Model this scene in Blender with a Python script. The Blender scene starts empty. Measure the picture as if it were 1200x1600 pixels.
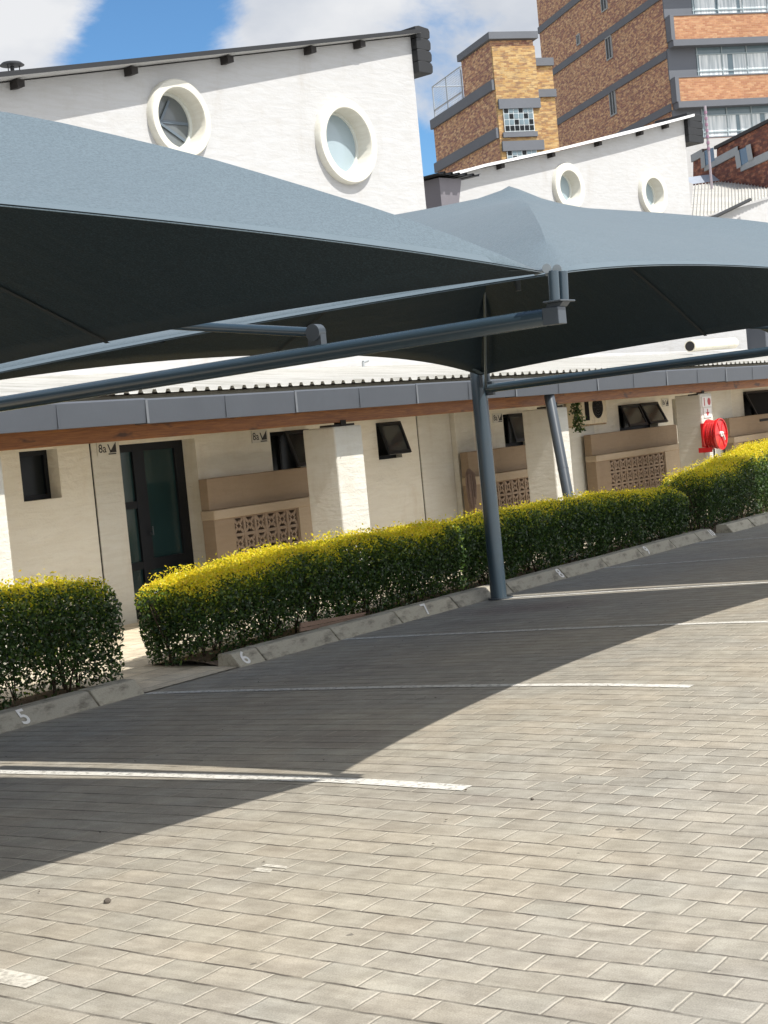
import bpy, bmesh, math, random
import numpy as np
from mathutils import Vector, Matrix
from mathutils.geometry import tessellate_polygon
random.seed(7); RNG = np.random.default_rng(11)
S = bpy.context.scene; COL = S.collection

# ------------------------------------------------------------------ camera
F = 2450.0; HS = -0.095; CAMZ = 1.7                       # focal length in photo pixels, horizon slope, eye height
_X = np.array([2320-600, 510-800, F]); _X = _X/np.linalg.norm(_X)
_k = (510-800) - HS*(2320-600)
_Z = -np.array([-HS, 1, -_k/F]); _Z = _Z/np.linalg.norm(_Z)
_Y = np.cross(_Z, _X)
R = np.array([_X, _Y, _Z]); C0 = np.array([0, 0, CAMZ])
cd = bpy.data.cameras.new('camera'); cam = bpy.data.objects.new('camera', cd); COL.objects.link(cam)
r, u, b = R[:, 0], -R[:, 1], -R[:, 2]
cam.matrix_world = Matrix(((r[0], u[0], b[0], 0), (r[1], u[1], b[1], 0), (r[2], u[2], b[2], CAMZ), (0, 0, 0, 1)))
cd.sensor_fit = 'VERTICAL'; cd.sensor_height = 36; cd.lens = F/1600*36; cd.clip_end = 3000; cd.clip_start = .05
S.camera = cam

# ------------------------------------------------------------------ sky, sun, exposure
SUNV = Vector((-.03, -.66, 1.0)).normalized()             # towards the sun
W = bpy.data.worlds.new('World'); S.world = W; W.use_nodes = True
nt = W.node_tree; nt.nodes.clear()
def nn(t, typ, **kw):
    n = t.nodes.new(typ)
    for k, v in kw.items(): setattr(n, k, v)
    return n
sky = nn(nt, 'ShaderNodeTexSky', sky_type='NISHITA', sun_disc=False)
sky.sun_elevation = math.asin(SUNV.z); sky.sun_rotation = math.atan2(SUNV.x, SUNV.y); sky.altitude = 1500; sky.dust_density = .6; sky.ozone_density = 1.5
tc = nn(nt, 'ShaderNodeTexCoord')
mp = nn(nt, 'ShaderNodeMapping'); mp.inputs['Scale'].default_value = (1, 1, 1.8); mp.inputs['Location'].default_value = (.3, .1, .05)
nt.links.new(tc.outputs['Generated'], mp.inputs['Vector'])
n1 = nn(nt, 'ShaderNodeTexNoise'); n1.inputs['Scale'].default_value = 5.5; n1.inputs['Detail'].default_value = 9; n1.inputs['Roughness'].default_value = .58; n1.inputs['Distortion'].default_value = .25
nt.links.new(mp.outputs[0], n1.inputs['Vector'])
def sky_patch(px, py, rad):
    d = R@np.array([px-600, py-800, F]); d = d/np.linalg.norm(d)
    vm = nn(nt, 'ShaderNodeVectorMath', operation='DISTANCE'); vm.inputs[1].default_value = tuple(d)
    nt.links.new(tc.outputs['Generated'], vm.inputs[0])
    mr = nn(nt, 'ShaderNodeMapRange', interpolation_type='SMOOTHSTEP'); mr.inputs['From Min'].default_value = 0; mr.inputs['From Max'].default_value = rad
    mr.inputs['To Min'].default_value = 1; mr.inputs['To Max'].default_value = 0
    nt.links.new(vm.outputs['Value'], mr.inputs['Value']); return mr.outputs[0]
def m2(op, a, b_):
    n = nn(nt, 'ShaderNodeMath', operation=op)
    for i, v in enumerate((a, b_)):
        if isinstance(v, (int, float)): n.inputs[i].default_value = v
        else: nt.links.new(v, n.inputs[i])
    return n.outputs[0]
hole = m2('ADD', m2('MULTIPLY', sky_patch(250, 75, .085), .34), m2('MULTIPLY', sky_patch(640, 250, .06), .16))
hole = m2('ADD', hole, m2('MULTIPLY', sky_patch(120, 95, .05), .14))
spz = nn(nt, 'ShaderNodeSeparateXYZ'); nt.links.new(tc.outputs['Generated'], spz.inputs[0])
zen = nn(nt, 'ShaderNodeMapRange'); zen.inputs['From Min'].default_value = .35; zen.inputs['From Max'].default_value = .75; zen.inputs['To Min'].default_value = .13; zen.inputs['To Max'].default_value = -.12; nt.links.new(spz.outputs['Z'], zen.inputs['Value'])
cov = m2('SUBTRACT', m2('ADD', n1.outputs['Fac'], zen.outputs[0]), hole)
cr = nn(nt, 'ShaderNodeMapRange', interpolation_type='SMOOTHSTEP'); cr.inputs['From Min'].default_value = .40; cr.inputs['From Max'].default_value = .56
nt.links.new(cov, cr.inputs['Value'])
n2 = nn(nt, 'ShaderNodeTexNoise'); n2.inputs['Scale'].default_value = 9; n2.inputs['Detail'].default_value = 6
nt.links.new(mp.outputs[0], n2.inputs['Vector'])
cc = nn(nt, 'ShaderNodeValToRGB'); cc.color_ramp.elements[0].position = .35; cc.color_ramp.elements[0].color = (5.2, 5.6, 6.3, 1)
cc.color_ramp.elements[1].position = .62; cc.color_ramp.elements[1].color = (7.6, 7.7, 7.9, 1)
nt.links.new(n2.outputs['Fac'], cc.inputs['Fac'])
# unseen clouds towards the sun, given extra brightness and cover to fill the shade
dots = nn(nt, 'ShaderNodeVectorMath', operation='DOT_PRODUCT'); nt.links.new(tc.outputs['Generated'], dots.inputs[0]); dots.inputs[1].default_value = tuple(Vector((SUNV.x, SUNV.y, .35)).normalized())
sunside = nn(nt, 'ShaderNodeMapRange', interpolation_type='SMOOTHSTEP'); sunside.inputs['From Min'].default_value = .0; sunside.inputs['From Max'].default_value = .8; nt.links.new(dots.outputs['Value'], sunside.inputs['Value'])
cov2 = m2('ADD', cov, m2('MULTIPLY', sunside.outputs[0], .14)); nt.links.new(cov2, cr.inputs['Value'])
cb = nn(nt, 'ShaderNodeVectorMath', operation='SCALE'); nt.links.new(cc.outputs[0], cb.inputs[0]); nt.links.new(m2('ADD', m2('MULTIPLY', sunside.outputs[0], 1.15), 1.0), cb.inputs['Scale'])
mx = nn(nt, 'ShaderNodeMix', data_type='RGBA')
nt.links.new(cr.outputs[0], mx.inputs['Factor']); stn = nn(nt, 'ShaderNodeMix', data_type='RGBA', blend_type='MULTIPLY'); stn.inputs['Factor'].default_value = 1; stn.inputs['B'].default_value = (.80, 1.16, 1.36, 1); nt.links.new(sky.outputs[0], stn.inputs['A']); nt.links.new(stn.outputs['Result'], mx.inputs['A']); nt.links.new(cb.outputs[0], mx.inputs['B'])
bg = nn(nt, 'ShaderNodeBackground'); bg.inputs['Strength'].default_value = .092
nt.links.new(mx.outputs['Result'], bg.inputs['Color'])
wo = nn(nt, 'ShaderNodeOutputWorld'); nt.links.new(bg.outputs[0], wo.inputs['Surface'])
sd = bpy.data.lights.new('sun', 'SUN'); sd.energy = 5.0; sd.angle = math.radians(.5); sd.color = (1, .955, .88)
so = bpy.data.objects.new('sun', sd); COL.objects.link(so); so.rotation_euler = SUNV.to_track_quat('Z', 'Y').to_euler()
S.view_settings.view_transform = 'Standard'; S.view_settings.look = 'None'; S.view_settings.gamma = 1; S.view_settings.exposure = .27
S.render.engine = 'CYCLES'; S.cycles.transparent_max_bounces = 24; S.cycles.max_bounces = 8

# ------------------------------------------------------------------ measuring: a photo pixel's ray met with a plane of the place
def ray(px, py): return R@np.array([px-600, py-800, F])
def onz(px, py, z=0.): d = ray(px, py); return C0+d*((z-CAMZ)/d[2])
def ony(px, py, y): d = ray(px, py); return C0+d*(y/d[1])
def onx(px, py, x): d = ray(px, py); return C0+d*(x/d[0])
def depthpt(px, py, dist): d = ray(px, py); return C0+d/F*dist
class Frame:                                               # a rotated building: local x along its front, y into it
    def __init__(s, px, py, dist, vpx):
        p = depthpt(px, py, dist); s.o = np.array([p[0], p[1], 0.])
        vy = 510+HS*(vpx-2320); e = ray(vpx, vy); e = e/np.linalg.norm(e[:2]); s.e = np.array([e[0], e[1], 0]); s.n = np.array([-e[1], e[0], 0])
        s.yaw = math.atan2(e[1], e[0])
    def fx(s, px, py, ly=0.):                              # point on plane local y = ly -> (local x, z)
        d = ray(px, py); o = s.o+s.n*ly; t = (o-C0)@s.n/(d@s.n); p = C0+d*t; return (p-s.o)@s.e, p[2]
    def fy(s, px, py, lx=0.):                              # point on plane local x = lx -> (local y, z)
        d = ray(px, py); o = s.o+s.e*lx; t = (o-C0)@s.e/(d@s.e); p = C0+d*t; return (p-s.o)@s.n, p[2]

# ------------------------------------------------------------------ mesh helpers
class MB:
    def __init__(s): s.v = []; s.f = []; s.m = []
    def quad(s, pts, mi=0):
        b_ = len(s.v); s.v += [tuple(p) for p in pts]; s.f.append(tuple(range(b_, b_+len(pts)))); s.m.append(mi)
    def box(s, x0, x1, y0, y1, z0, z1, mi=0):
        if x0 > x1: x0, x1 = x1, x0
        if y0 > y1: y0, y1 = y1, y0
        if z0 > z1: z0, z1 = z1, z0
        b_ = len(s.v)
        s.v += [(x0, y0, z0), (x1, y0, z0), (x1, y1, z0), (x0, y1, z0), (x0, y0, z1), (x1, y0, z1), (x1, y1, z1), (x0, y1, z1)]
        for q in ((0, 3, 2, 1), (4, 5, 6, 7), (0, 1, 5, 4), (1, 2, 6, 5), (2, 3, 7, 6), (3, 0, 4, 7)): s.f.append(tuple(b_+i for i in q)); s.m.append(mi)
        return s
    def tube(s, p0, p1, r0, r1=None, n=16, cap=True, mi=0):
        r1 = r0 if r1 is None else r1
        p0 = Vector(p0); p1 = Vector(p1); d = (p1-p0).normalized()
        a = d.orthogonal().normalized(); c = d.cross(a); b_ = len(s.v)
        for p, rr in ((p0, r0), (p1, r1)):
            for i in range(n):
                t = 2*math.pi*i/n; s.v.append(tuple(p+a*math.cos(t)*rr+c*math.sin(t)*rr))
        for i in range(n):
            j = (i+1) % n; s.f.append((b_+i, b_+j, b_+n+j, b_+n+i)); s.m.append(mi)
        if cap: s.f.append(tuple(b_+i for i in range(n))[::-1]); s.m.append(mi); s.f.append(tuple(b_+n+i for i in range(n))); s.m.append(mi)
        return s
    def path(s, pts, r0, n=8):
        for i in range(len(pts)-1): s.tube(pts[i], pts[i+1], r0, n=n)
        return s
    def prism(s, poly, y0, y1, axis='y', mi=0):            # poly in the plane across axis
        n = len(poly); b_ = len(s.v)
        f = {'y': lambda a, c, t: (a, t, c), 'x': lambda a, c, t: (t, a, c), 'z': lambda a, c, t: (a, c, t)}[axis]
        for t in (y0, y1): s.v += [f(a, c, t) for a, c in poly]
        for i in range(n):
            j = (i+1) % n; s.f.append((b_+i, b_+j, b_+n+j, b_+n+i)); s.m.append(mi)
        s.f.append(tuple(b_+i for i in range(n))); s.m.append(mi); s.f.append(tuple(b_+n+i for i in range(n))[::-1]); s.m.append(mi)
        return s
    def build(s, name, mat, parent=None, smooth=False, bevel=0, fix=True):
        me = bpy.data.meshes.new(name); me.from_pydata(s.v, [], s.f)
        for mm in (mat if isinstance(mat, (list, tuple)) else [mat]): me.materials.append(mm)
        me.polygons.foreach_set('material_index', s.m)
        if fix:
            bm = bmesh.new(); bm.from_mesh(me); bmesh.ops.remove_doubles(bm, verts=bm.verts, dist=1e-5); bmesh.ops.recalc_face_normals(bm, faces=bm.faces); bm.to_mesh(me); bm.free()
        uv = me.uv_layers.new(name='UVMap')
        me.update()
        co = np.empty(len(me.vertices)*3); me.vertices.foreach_get('co', co); co = co.reshape(-1, 3)
        li = np.empty(len(me.loops), int); me.loops.foreach_get('vertex_index', li)
        nr = np.empty(len(me.polygons)*3); me.polygons.foreach_get('normal', nr); nr = np.abs(nr.reshape(-1, 3))
        tot = np.empty(len(me.polygons), int); me.polygons.foreach_get('loop_total', tot)
        ln = np.repeat(nr, tot, axis=0); P = co[li]
        U = np.where((ln[:, 0] > ln[:, 1]) & (ln[:, 0] > ln[:, 2]), P[:, 1], P[:, 0])
        V = np.where((ln[:, 2] > ln[:, 0]) & (ln[:, 2] > ln[:, 1]), P[:, 1], P[:, 2])
        uv.data.foreach_set('uv', np.stack([U, V], 1).ravel())
        if smooth:
            me.polygons.foreach_set('use_smooth', [True]*len(me.polygons))
            try: me.set_sharp_from_angle(angle=math.radians(40))
            except Exception: pass
        o = bpy.data.objects.new(name, me); COL.objects.link(o)
        if parent: o.parent = parent
        if bevel:
            md = o.modifiers.new('bevel', 'BEVEL'); md.width = bevel; md.segments = 2; md.limit_method = 'ANGLE'; md.angle_limit = math.radians(40)
        return o
def tag(o, label=None, cat=None, group=None, kind=None):
    if label: o['label'] = label
    if cat: o['category'] = cat
    if group: o['group'] = group
    if kind: o['kind'] = kind
    return o
def thing(name, label, cat, loc=(0, 0, 0), rz=0, group=None):
    o = bpy.data.objects.new(name, None); COL.objects.link(o); o.location = loc; o.rotation_euler = (0, 0, rz); o.empty_display_size = .2
    return tag(o, label, cat, group)
def kids(o): return [c for c in bpy.data.objects if c.parent == o]
def copy_tree(o, parent=None):
    c = o.copy(); COL.objects.link(c)
    if parent: c.parent = parent
    for ch in kids(o): copy_tree(ch, c)
    return c
def shift(mb, p): mb.v = [(v[0]-p[0], v[1]-p[1], v[2]-p[2]) for v in mb.v]; return mb

# ------------------------------------------------------------------ materials
class NT:
    def __init__(s, name):
        s.m = bpy.data.materials.new(name); s.m.use_nodes = True; s.t = s.m.node_tree
        s.b = s.t.nodes['Principled BSDF']; s.out = s.t.nodes['Material Output']
    def n(s, typ, **kw): return nn(s.t, typ, **kw)
    def l(s, a, b_): s.t.links.new(a, b_)
    def put(s, sock, v):
        if isinstance(v, bpy.types.NodeSocket): s.l(v, sock)
        elif isinstance(v, (tuple, list)) and len(v) == 3 and sock.type == 'RGBA': sock.default_value = (*v, 1)
        else: sock.default_value = v
    def math(s, op, a, b_=None, c=None, clamp=False):
        n = s.n('ShaderNodeMath', operation=op, use_clamp=clamp)
        for i, v in enumerate((a, b_, c)):
            if v is not None: s.put(n.inputs[i], v)
        return n.outputs[0]
    def mix(s, f, a, b_, mode='MIX'):
        n = s.n('ShaderNodeMix', data_type='RGBA', blend_type=mode); s.put(n.inputs['Factor'], f); s.put(n.inputs['A'], a); s.put(n.inputs['B'], b_); return n.outputs['Result']
    def ramp(s, f, a, b_, smooth=True):
        n = s.n('ShaderNodeMapRange', interpolation_type='SMOOTHSTEP' if smooth else 'LINEAR'); s.put(n.inputs['Value'], f)
        n.inputs['From Min'].default_value = a; n.inputs['From Max'].default_value = b_; return n.outputs[0]
    def noise(s, scale, detail=4, rough=.55, vec=None, dist=0, color=False):
        n = s.n('ShaderNodeTexNoise'); n.inputs['Scale'].default_value = scale; n.inputs['Detail'].default_value = detail; n.inputs['Roughness'].default_value = rough; n.inputs['Distortion'].default_value = dist
        s.l(vec if vec is not None else s.pos(), n.inputs['Vector']); return n.outputs['Color' if color else 'Fac']
    def pos(s):
        if not hasattr(s, '_p'): s._p = s.n('ShaderNodeTexCoord').outputs['Object']
        return s._p
    def scaled(s, v, sc):
        n = s.n('ShaderNodeMapping'); n.inputs['Scale'].default_value = sc; s.l(v, n.inputs['Vector']); return n.outputs[0]
    def bump(s, h, strength=.5, dist=.01, normal=None):
        n = s.n('ShaderNodeBump'); n.inputs['Strength'].default_value = strength; n.inputs['Distance'].default_value = dist; s.l(h, n.inputs['Height'])
        if normal: s.l(normal, n.inputs['Normal'])
        s.l(n.outputs[0], s.b.inputs['Normal']); return n.outputs[0]
def simple(name, col, rough=.6, metal=0, var=.15, vscale=3, bump=0, bscale=30, bdist=.004, spec=.5, dirt=None, dscale=2, coat=0):
    t = NT(name); c = t.mix(t.noise(vscale, 5), tuple(x*(1-var) for x in col), tuple(min(1, x*(1+var)) for x in col))
    if dirt: c = t.mix(t.math('MULTIPLY', t.ramp(t.noise(dscale, 7, .65), .48, .75), .7), c, dirt)
    t.put(t.b.inputs['Base Color'], c); t.b.inputs['Roughness'].default_value = rough; t.b.inputs['Metallic'].default_value = metal; t.b.inputs['Specular IOR Level'].default_value = spec
    t.b.inputs['Coat Weight'].default_value = coat
    if bump: t.bump(t.noise(bscale, 6, .6), bump, bdist)
    return t.m
def plaster(name, col, dirt, amount=.5, lump=.6):
    t = NT(name)
    big = t.noise(.9, 4, .5); c = t.mix(big, tuple(x*.93 for x in col), col)
    sc = t.scaled(t.pos(), (1, 1, .35)); st = t.noise(1.7, 8, .68, sc)
    c = t.mix(t.math('MULTIPLY', t.ramp(st, .50, .78), amount), c, dirt)
    c = t.mix(t.math('MULTIPLY', t.ramp(t.noise(60, 3), .35, .7), .10), c, tuple(x*.75 for x in col))
    tw = t.noise(2.4, 6, .6, t.scaled(t.pos(), (1, 1, 7)), .8); c = t.mix(1.0, c, t.mix(t.ramp(tw, .36, .62), (.965, .955, .94), (1.015, 1.015, 1.015)), 'MULTIPLY')
    t.put(t.b.inputs['Base Color'], c); t.b.inputs['Roughness'].default_value = .9; t.b.inputs['Specular IOR Level'].default_value = .2
    h = t.math('ADD', t.math('MULTIPLY', tw, .45), t.math('ADD', t.math('MULTIPLY', t.noise(3.2, 5, .55, t.scaled(t.pos(), (1, 1, 1.8)), dist=.6), 1.0), t.math('MULTIPLY', t.noise(28, 5, .6), .22)))
    t.bump(h, lump, .045); return t.m
WHITE = plaster('white_plaster', (.475, .478, .482), (.35, .325, .29), .5, .22)
CREAM = plaster('cream_plaster', (.80, .765, .67), (.58, .49, .36), .6, .5)
CREAM2 = plaster('cream_plaster_pier', (.66, .645, .585), (.46, .40, .31), .55, .4)
BROWN = plaster('brown_plaster', (.31, .235, .165), (.19, .14, .095), .5, .3)
BROWNL = plaster('brown_ledge', (.44, .355, .26), (.35, .27, .19), .5, .3)
TRIM = plaster('cream_trim', (.62, .61, .55), (.46, .38, .24), .35, .08)
BLOCK = plaster('breeze_block', (.31, .235, .175), (.25, .18, .13), .4, .2)
BLACKM = simple('black_frame', (.010, .012, .016), .45, 0, .1, 8, .05, 60, spec=.25)
DARKIN = simple('near_black_fill', (.012, .012, .013), .95, spec=.1)  # near-black colour stands in for the darkness inside rooms and openings
STEEL = simple('blue_grey_steel_paint', (.034, .056, .074), .27, 0, .14, 2.2, .12, 45, .002, .5, (.035, .05, .06), 5, .3)
STEELD = simple('dark_steel_paint', (.05, .062, .075), .35, 0, .15, 3, .1, 45, .002)
GALV = simple('galvanised_bolts', (.22, .25, .27), .45, .7, .2, 30)
GUT = simple('painted_gutter', (.070, .078, .092), .5, 0, .12, 1.8, .25, 9, .006, .4, (.075, .085, .10), 3)
CHAR = simple('charcoal_sheet', (.010, .011, .013), .6, 0, .2, 4, .2, 20)
RAFT = simple('dark_timber_ends', (.022, .019, .018), .8, 0, .3, 8, .3, 40)
REDP = simple('red_plastic', (.62, .012, .018), .3, 0, .1, 5, coat=.4)
REDH = simple('red_hose_rubber', (.5, .012, .012), .4, 0, .2, 20, .1, 60)
PAPER = simple('sign_white', (.75, .72, .68), .5, 0, .08, 12)
REDS = simple('sign_red', (.42, .03, .03), .5, 0, .15, 20)
INK = simple('sign_black', (.02, .018, .018), .6, 0, .2, 30)
WPAINT = None
SOIL = simple('bed_soil', (.20, .15, .11), .95, 0, .4, 9, .9, 30, .02, .2, (.22, .16, .11), 8)
STEM = simple('shrub_bark', (.055, .038, .026), .9, 0, .35, 25, .6, 80, .003, .2)
ACW = simple('aged_plastic', (.56, .49, .36), .55, 0, .12, 6, dirt=(.3, .24, .16), dscale=8)
TANK = simple('white_geyser_tank', (.78, .73, .60), .4, 0, .08, 6, dirt=(.5, .42, .28), dscale=9)
CONC = simple('grey_concrete_band', (.135, .145, .165), .8, 0, .15, .6, .3, 4, .02, .3)
CONCL = simple('pale_concrete', (.34, .36, .37), .85, 0, .15, 1.5, .3, 10, .01, .3)
MOPM = simple('mop_strands', (.19, .135, .11), .95, 0, .35, 40, .9, 90, .01)
def m_glass(name, col, rough=.06, tint=.5, spec=.5):
    t = NT(name); t.put(t.b.inputs['Base Color'], t.mix(t.noise(1.3, 3), col, tuple(x*tint for x in col)))
    t.b.inputs['Roughness'].default_value = rough; t.b.inputs['Specular IOR Level'].default_value = spec
    t.bump(t.noise(1.8, 2), .06, .02); return t.m
GLASSD = m_glass('dark_glass', (.012, .016, .018), .25, spec=.2)
GLASSG = m_glass('door_glass', (.022, .052, .055), .12)
def m_pane():
    t = NT('clear_pane'); g = t.n('ShaderNodeBsdfGlass'); tr = t.n('ShaderNodeBsdfTransparent'); gl = t.n('ShaderNodeBsdfGlossy'); gl.inputs['Roughness'].default_value = .04
    fr = t.n('ShaderNodeFresnel'); fr.inputs['IOR'].default_value = 1.5; ms = t.n('ShaderNodeMixShader')
    tr.inputs['Color'].default_value = (.72, .80, .82, 1)
    f = t.math('ADD', t.math('MULTIPLY', fr.outputs[0], .9), .05)
    t.l(f, ms.inputs[0]); t.l(tr.outputs[0], ms.inputs[1]); t.l(gl.outputs[0], ms.inputs[2]); t.l(ms.outputs[0], t.out.inputs['Surface']); return t.m
PANE = m_pane()
def m_wood():
    t = NT('varnished_timber'); v = t.scaled(t.pos(), (1.2, 14, 22)); w = t.noise(2.2, 6, .6, v, 1.2)
    c = t.mix(t.ramp(w, .3, .75), (.22, .070, .014), (.42, .160, .035))
    k = t.noise(1.6, 3, .5, t.scaled(t.pos(), (1.6, 3, 5))); c = t.mix(t.math('MULTIPLY', t.ramp(k, .62, .72), .85), c, (.05, .018, .008))
    t.put(t.b.inputs['Base Color'], c); t.b.inputs['Roughness'].default_value = .45; t.bump(w, .2, .004); return t.m
WOOD = m_wood()
def m_sheet(name, a, b_):
    t = NT(name); s = t.scaled(t.pos(), (2.5, .35, 1)); w = t.noise(2, 7, .65, s)
    t.put(t.b.inputs['Base Color'], t.mix(t.ramp(w, .35, .75), a, b_)); t.b.inputs['Roughness'].default_value = .5; t.b.inputs['Specular IOR Level'].default_value = .4
    t.bump(t.noise(30, 3), .1, .003); return t.m
ROOFW = m_sheet('white_roof_sheet', (.54, .53, .50), (.34, .33, .29))
ROOFG = m_sheet('grey_roof_sheet', (.42, .43, .45), (.30, .31, .33))
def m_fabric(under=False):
    t = NT('shade_darkened_sail_underside' if under else 'knitted_shade_fabric')
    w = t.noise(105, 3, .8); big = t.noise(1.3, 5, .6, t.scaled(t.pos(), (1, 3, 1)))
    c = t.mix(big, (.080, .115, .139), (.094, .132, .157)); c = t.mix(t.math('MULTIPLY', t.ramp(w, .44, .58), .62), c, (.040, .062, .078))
    if under: c = t.mix(t.ramp(w, .42, .66), (.006, .015, .022), (.022, .044, .058))  # shade below the sail put into the colour, near black
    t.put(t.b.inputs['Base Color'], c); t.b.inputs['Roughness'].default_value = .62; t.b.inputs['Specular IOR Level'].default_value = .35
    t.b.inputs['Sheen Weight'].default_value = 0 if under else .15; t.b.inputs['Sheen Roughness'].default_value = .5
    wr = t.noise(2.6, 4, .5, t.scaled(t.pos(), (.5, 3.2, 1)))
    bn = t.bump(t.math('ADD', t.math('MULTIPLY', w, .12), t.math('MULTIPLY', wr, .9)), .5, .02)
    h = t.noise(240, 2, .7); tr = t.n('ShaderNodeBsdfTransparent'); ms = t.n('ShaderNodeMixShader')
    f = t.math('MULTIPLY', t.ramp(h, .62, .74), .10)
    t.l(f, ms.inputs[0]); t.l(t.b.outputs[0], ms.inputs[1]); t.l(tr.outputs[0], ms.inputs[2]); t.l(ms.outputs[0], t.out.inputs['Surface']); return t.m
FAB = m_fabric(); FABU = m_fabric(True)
FABH = simple('fabric_hem', (.092, .125, .148), .7, 0, .1, 6, .2, 200, .002)
SEAM = simple('doubled_fabric_seam', (.020, .026, .030), .8, 0, .1, 30)
def m_leaf(name, cols, trans=.35):
    t = NT(name); g = t.n('ShaderNodeNewGeometry'); cr_ = t.n('ShaderNodeValToRGB'); e = cr_.color_ramp.elements
    e[0].color = (*cols[0], 1); e[1].color = (*cols[-1], 1)
    for i, c in enumerate(cols[1:-1]): x = e.new((i+1)/(len(cols)-1)); x.color = (*c, 1)
    t.l(g.outputs['Random Per Island'], cr_.inputs['Fac']); t.l(cr_.outputs[0], t.b.inputs['Base Color'])
    t.b.inputs['Roughness'].default_value = .38; t.b.inputs['Specular IOR Level'].default_value = .5
    tl = t.n('ShaderNodeBsdfTranslucent'); ms = t.n('ShaderNodeMixShader'); ms.inputs[0].default_value = trans
    t.l(cr_.outputs[0], tl.inputs['Color']); t.l(t.b.outputs[0], ms.inputs[1]); t.l(tl.outputs[0], ms.inputs[2]); t.l(ms.outputs[0], t.out.inputs['Surface']); return t.m
LEAF = m_leaf('green_leaves', [(.018, .040, .012), (.026, .060, .015), (.042, .090, .018), (.080, .145, .024), (.022, .042, .015)], .25)
LEAFY = m_leaf('yellow_new_leaves', [(.80, .68, .02), (.92, .76, .03), (.62, .60, .03), (.95, .82, .05), (.88, .58, .06)], .5)
LEAFM = m_leaf('lime_leaves', [(.12, .20, .02), (.24, .32, .03), (.09, .15, .02), (.38, .40, .03)], .35)
def m_pavers(name, w, L, base, warm, jd, jl, rot=False, z0=0.0):
    t = NT(name); sp = t.n('ShaderNodeSeparateXYZ'); P = t.pos()
    wob = t.n('ShaderNodeVectorMath', operation='MULTIPLY_ADD'); t.l(t.noise(1.1, 2, .5, color=True), wob.inputs[0]); wob.inputs[1].default_value = (.07, .05, 0); t.l(P, wob.inputs[2])
    wob2 = t.n('ShaderNodeVectorMath', operation='MULTIPLY_ADD'); t.l(t.noise(14, 2, .5, color=True), wob2.inputs[0]); wob2.inputs[1].default_value = (.009, .009, 0); t.l(wob.outputs[0], wob2.inputs[2])
    t.l(wob2.outputs[0], sp.inputs[0]); X, Y = sp.outputs['X'], sp.outputs['Y']
    if rot: X, Y = Y, X
    xr = t.math('DIVIDE', X, w); row = t.math('FLOOR', xr)
    wn = t.n('ShaderNodeTexWhiteNoise', noise_dimensions='1D'); t.l(row, wn.inputs['W'])
    yy = t.math('ADD', t.math('ADD', t.math('DIVIDE', Y, L), t.math('MULTIPLY', t.math('MODULO', t.math('ABSOLUTE', row), 2.0), .5)), t.math('MULTIPLY', wn.outputs['Value'], .16))
    colm = t.math('FLOOR', yy); fx = t.math('FRACT', xr); fy = t.math('FRACT', yy)
    dx = t.math('MULTIPLY', t.math('MINIMUM', fx, t.math('SUBTRACT', 1.0, fx)), w); dy = t.math('MULTIPLY', t.math('MINIMUM', fy, t.math('SUBTRACT', 1.0, fy)), L)
    cv = t.n('ShaderNodeCombineXYZ'); t.l(row, cv.inputs[0]); t.l(colm, cv.inputs[1])
    wn2 = t.n('ShaderNodeTexWhiteNoise', noise_dimensions='3D'); t.l(cv.outputs[0], wn2.inputs['Vector']); rnd = wn2.outputs['Value']; rc = t.n('ShaderNodeSeparateColor'); t.l(wn2.outputs['Color'], rc.inputs[0])
    big = t.noise(.45, 5, .6); c = t.mix(t.ramp(big, .35, .65), base, warm)
    c = t.mix(1.0, c, t.mix(rnd, (.94, .94, .94), (1.05, 1.05, 1.05)), 'MULTIPLY')
    c = t.mix(1.0, c, t.mix(rc.outputs[1], (1.015, .995, .98), (.985, 1.0, 1.01)), 'MULTIPLY')
    gr = t.noise(170, 3, .7); c = t.mix(1.0, c, t.mix(t.ramp(gr, .3, .7), (.80, .80, .80), (1.16, 1.16, 1.15)), 'MULTIPLY')
    md_ = t.noise(6.5, 7, .72); c = t.mix(1.0, c, t.mix(t.ramp(md_, .30, .70), (.84, .83, .81), (1.12, 1.12, 1.12)), 'MULTIPLY')
    sk = t.noise(2.2, 6, .7, t.scaled(P, (6, .9, 1))); c = t.mix(1.0, c, t.mix(t.ramp(sk, .34, .64), (.86, .85, .84), (1.08, 1.08, 1.07)), 'MULTIPLY')
    oc = t.n('ShaderNodeVectorMath', operation='DISTANCE'); t.l(t.scaled(P, (1, .55, 1)), oc.inputs[0]); oc.inputs[1].default_value = (12.75, 7.6*.55, 0)
    om = t.math('MULTIPLY', t.math('SUBTRACT', 1.0, t.ramp(t.math('ADD', oc.outputs['Value'], t.math('MULTIPLY', t.noise(5, 4, .6), .5)), .35, .85)), .55); c = t.mix(om, c, (.11, .065, .06))
    ol = t.ramp(t.noise(.75, 3, .5, t.scaled(P, (1.6, .8, 1))), .62, .74); c = t.mix(t.math('MULTIPLY', ol, .35), c, (.13, .10, .085))
    st = t.ramp(t.noise(1.9, 8, .7), .56, .80); c = t.mix(t.math('MULTIPLY', st, .45), c, tuple(x*.5 for x in warm))
    sp_ = t.ramp(t.noise(9, 3, .5), .735, .76); c = t.mix(t.math('MULTIPLY', sp_, .6), c, (.05, .045, .04))
    jn = t.noise(5, 5, .65); jn2 = t.noise(.8, 3, .5)
    mrow = t.math('MULTIPLY', t.math('SUBTRACT', 1.0, t.ramp(dx, .002, .0095)), t.math('ADD', .30, t.math('MULTIPLY', t.ramp(jn, .38, .62), .70)))
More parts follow.
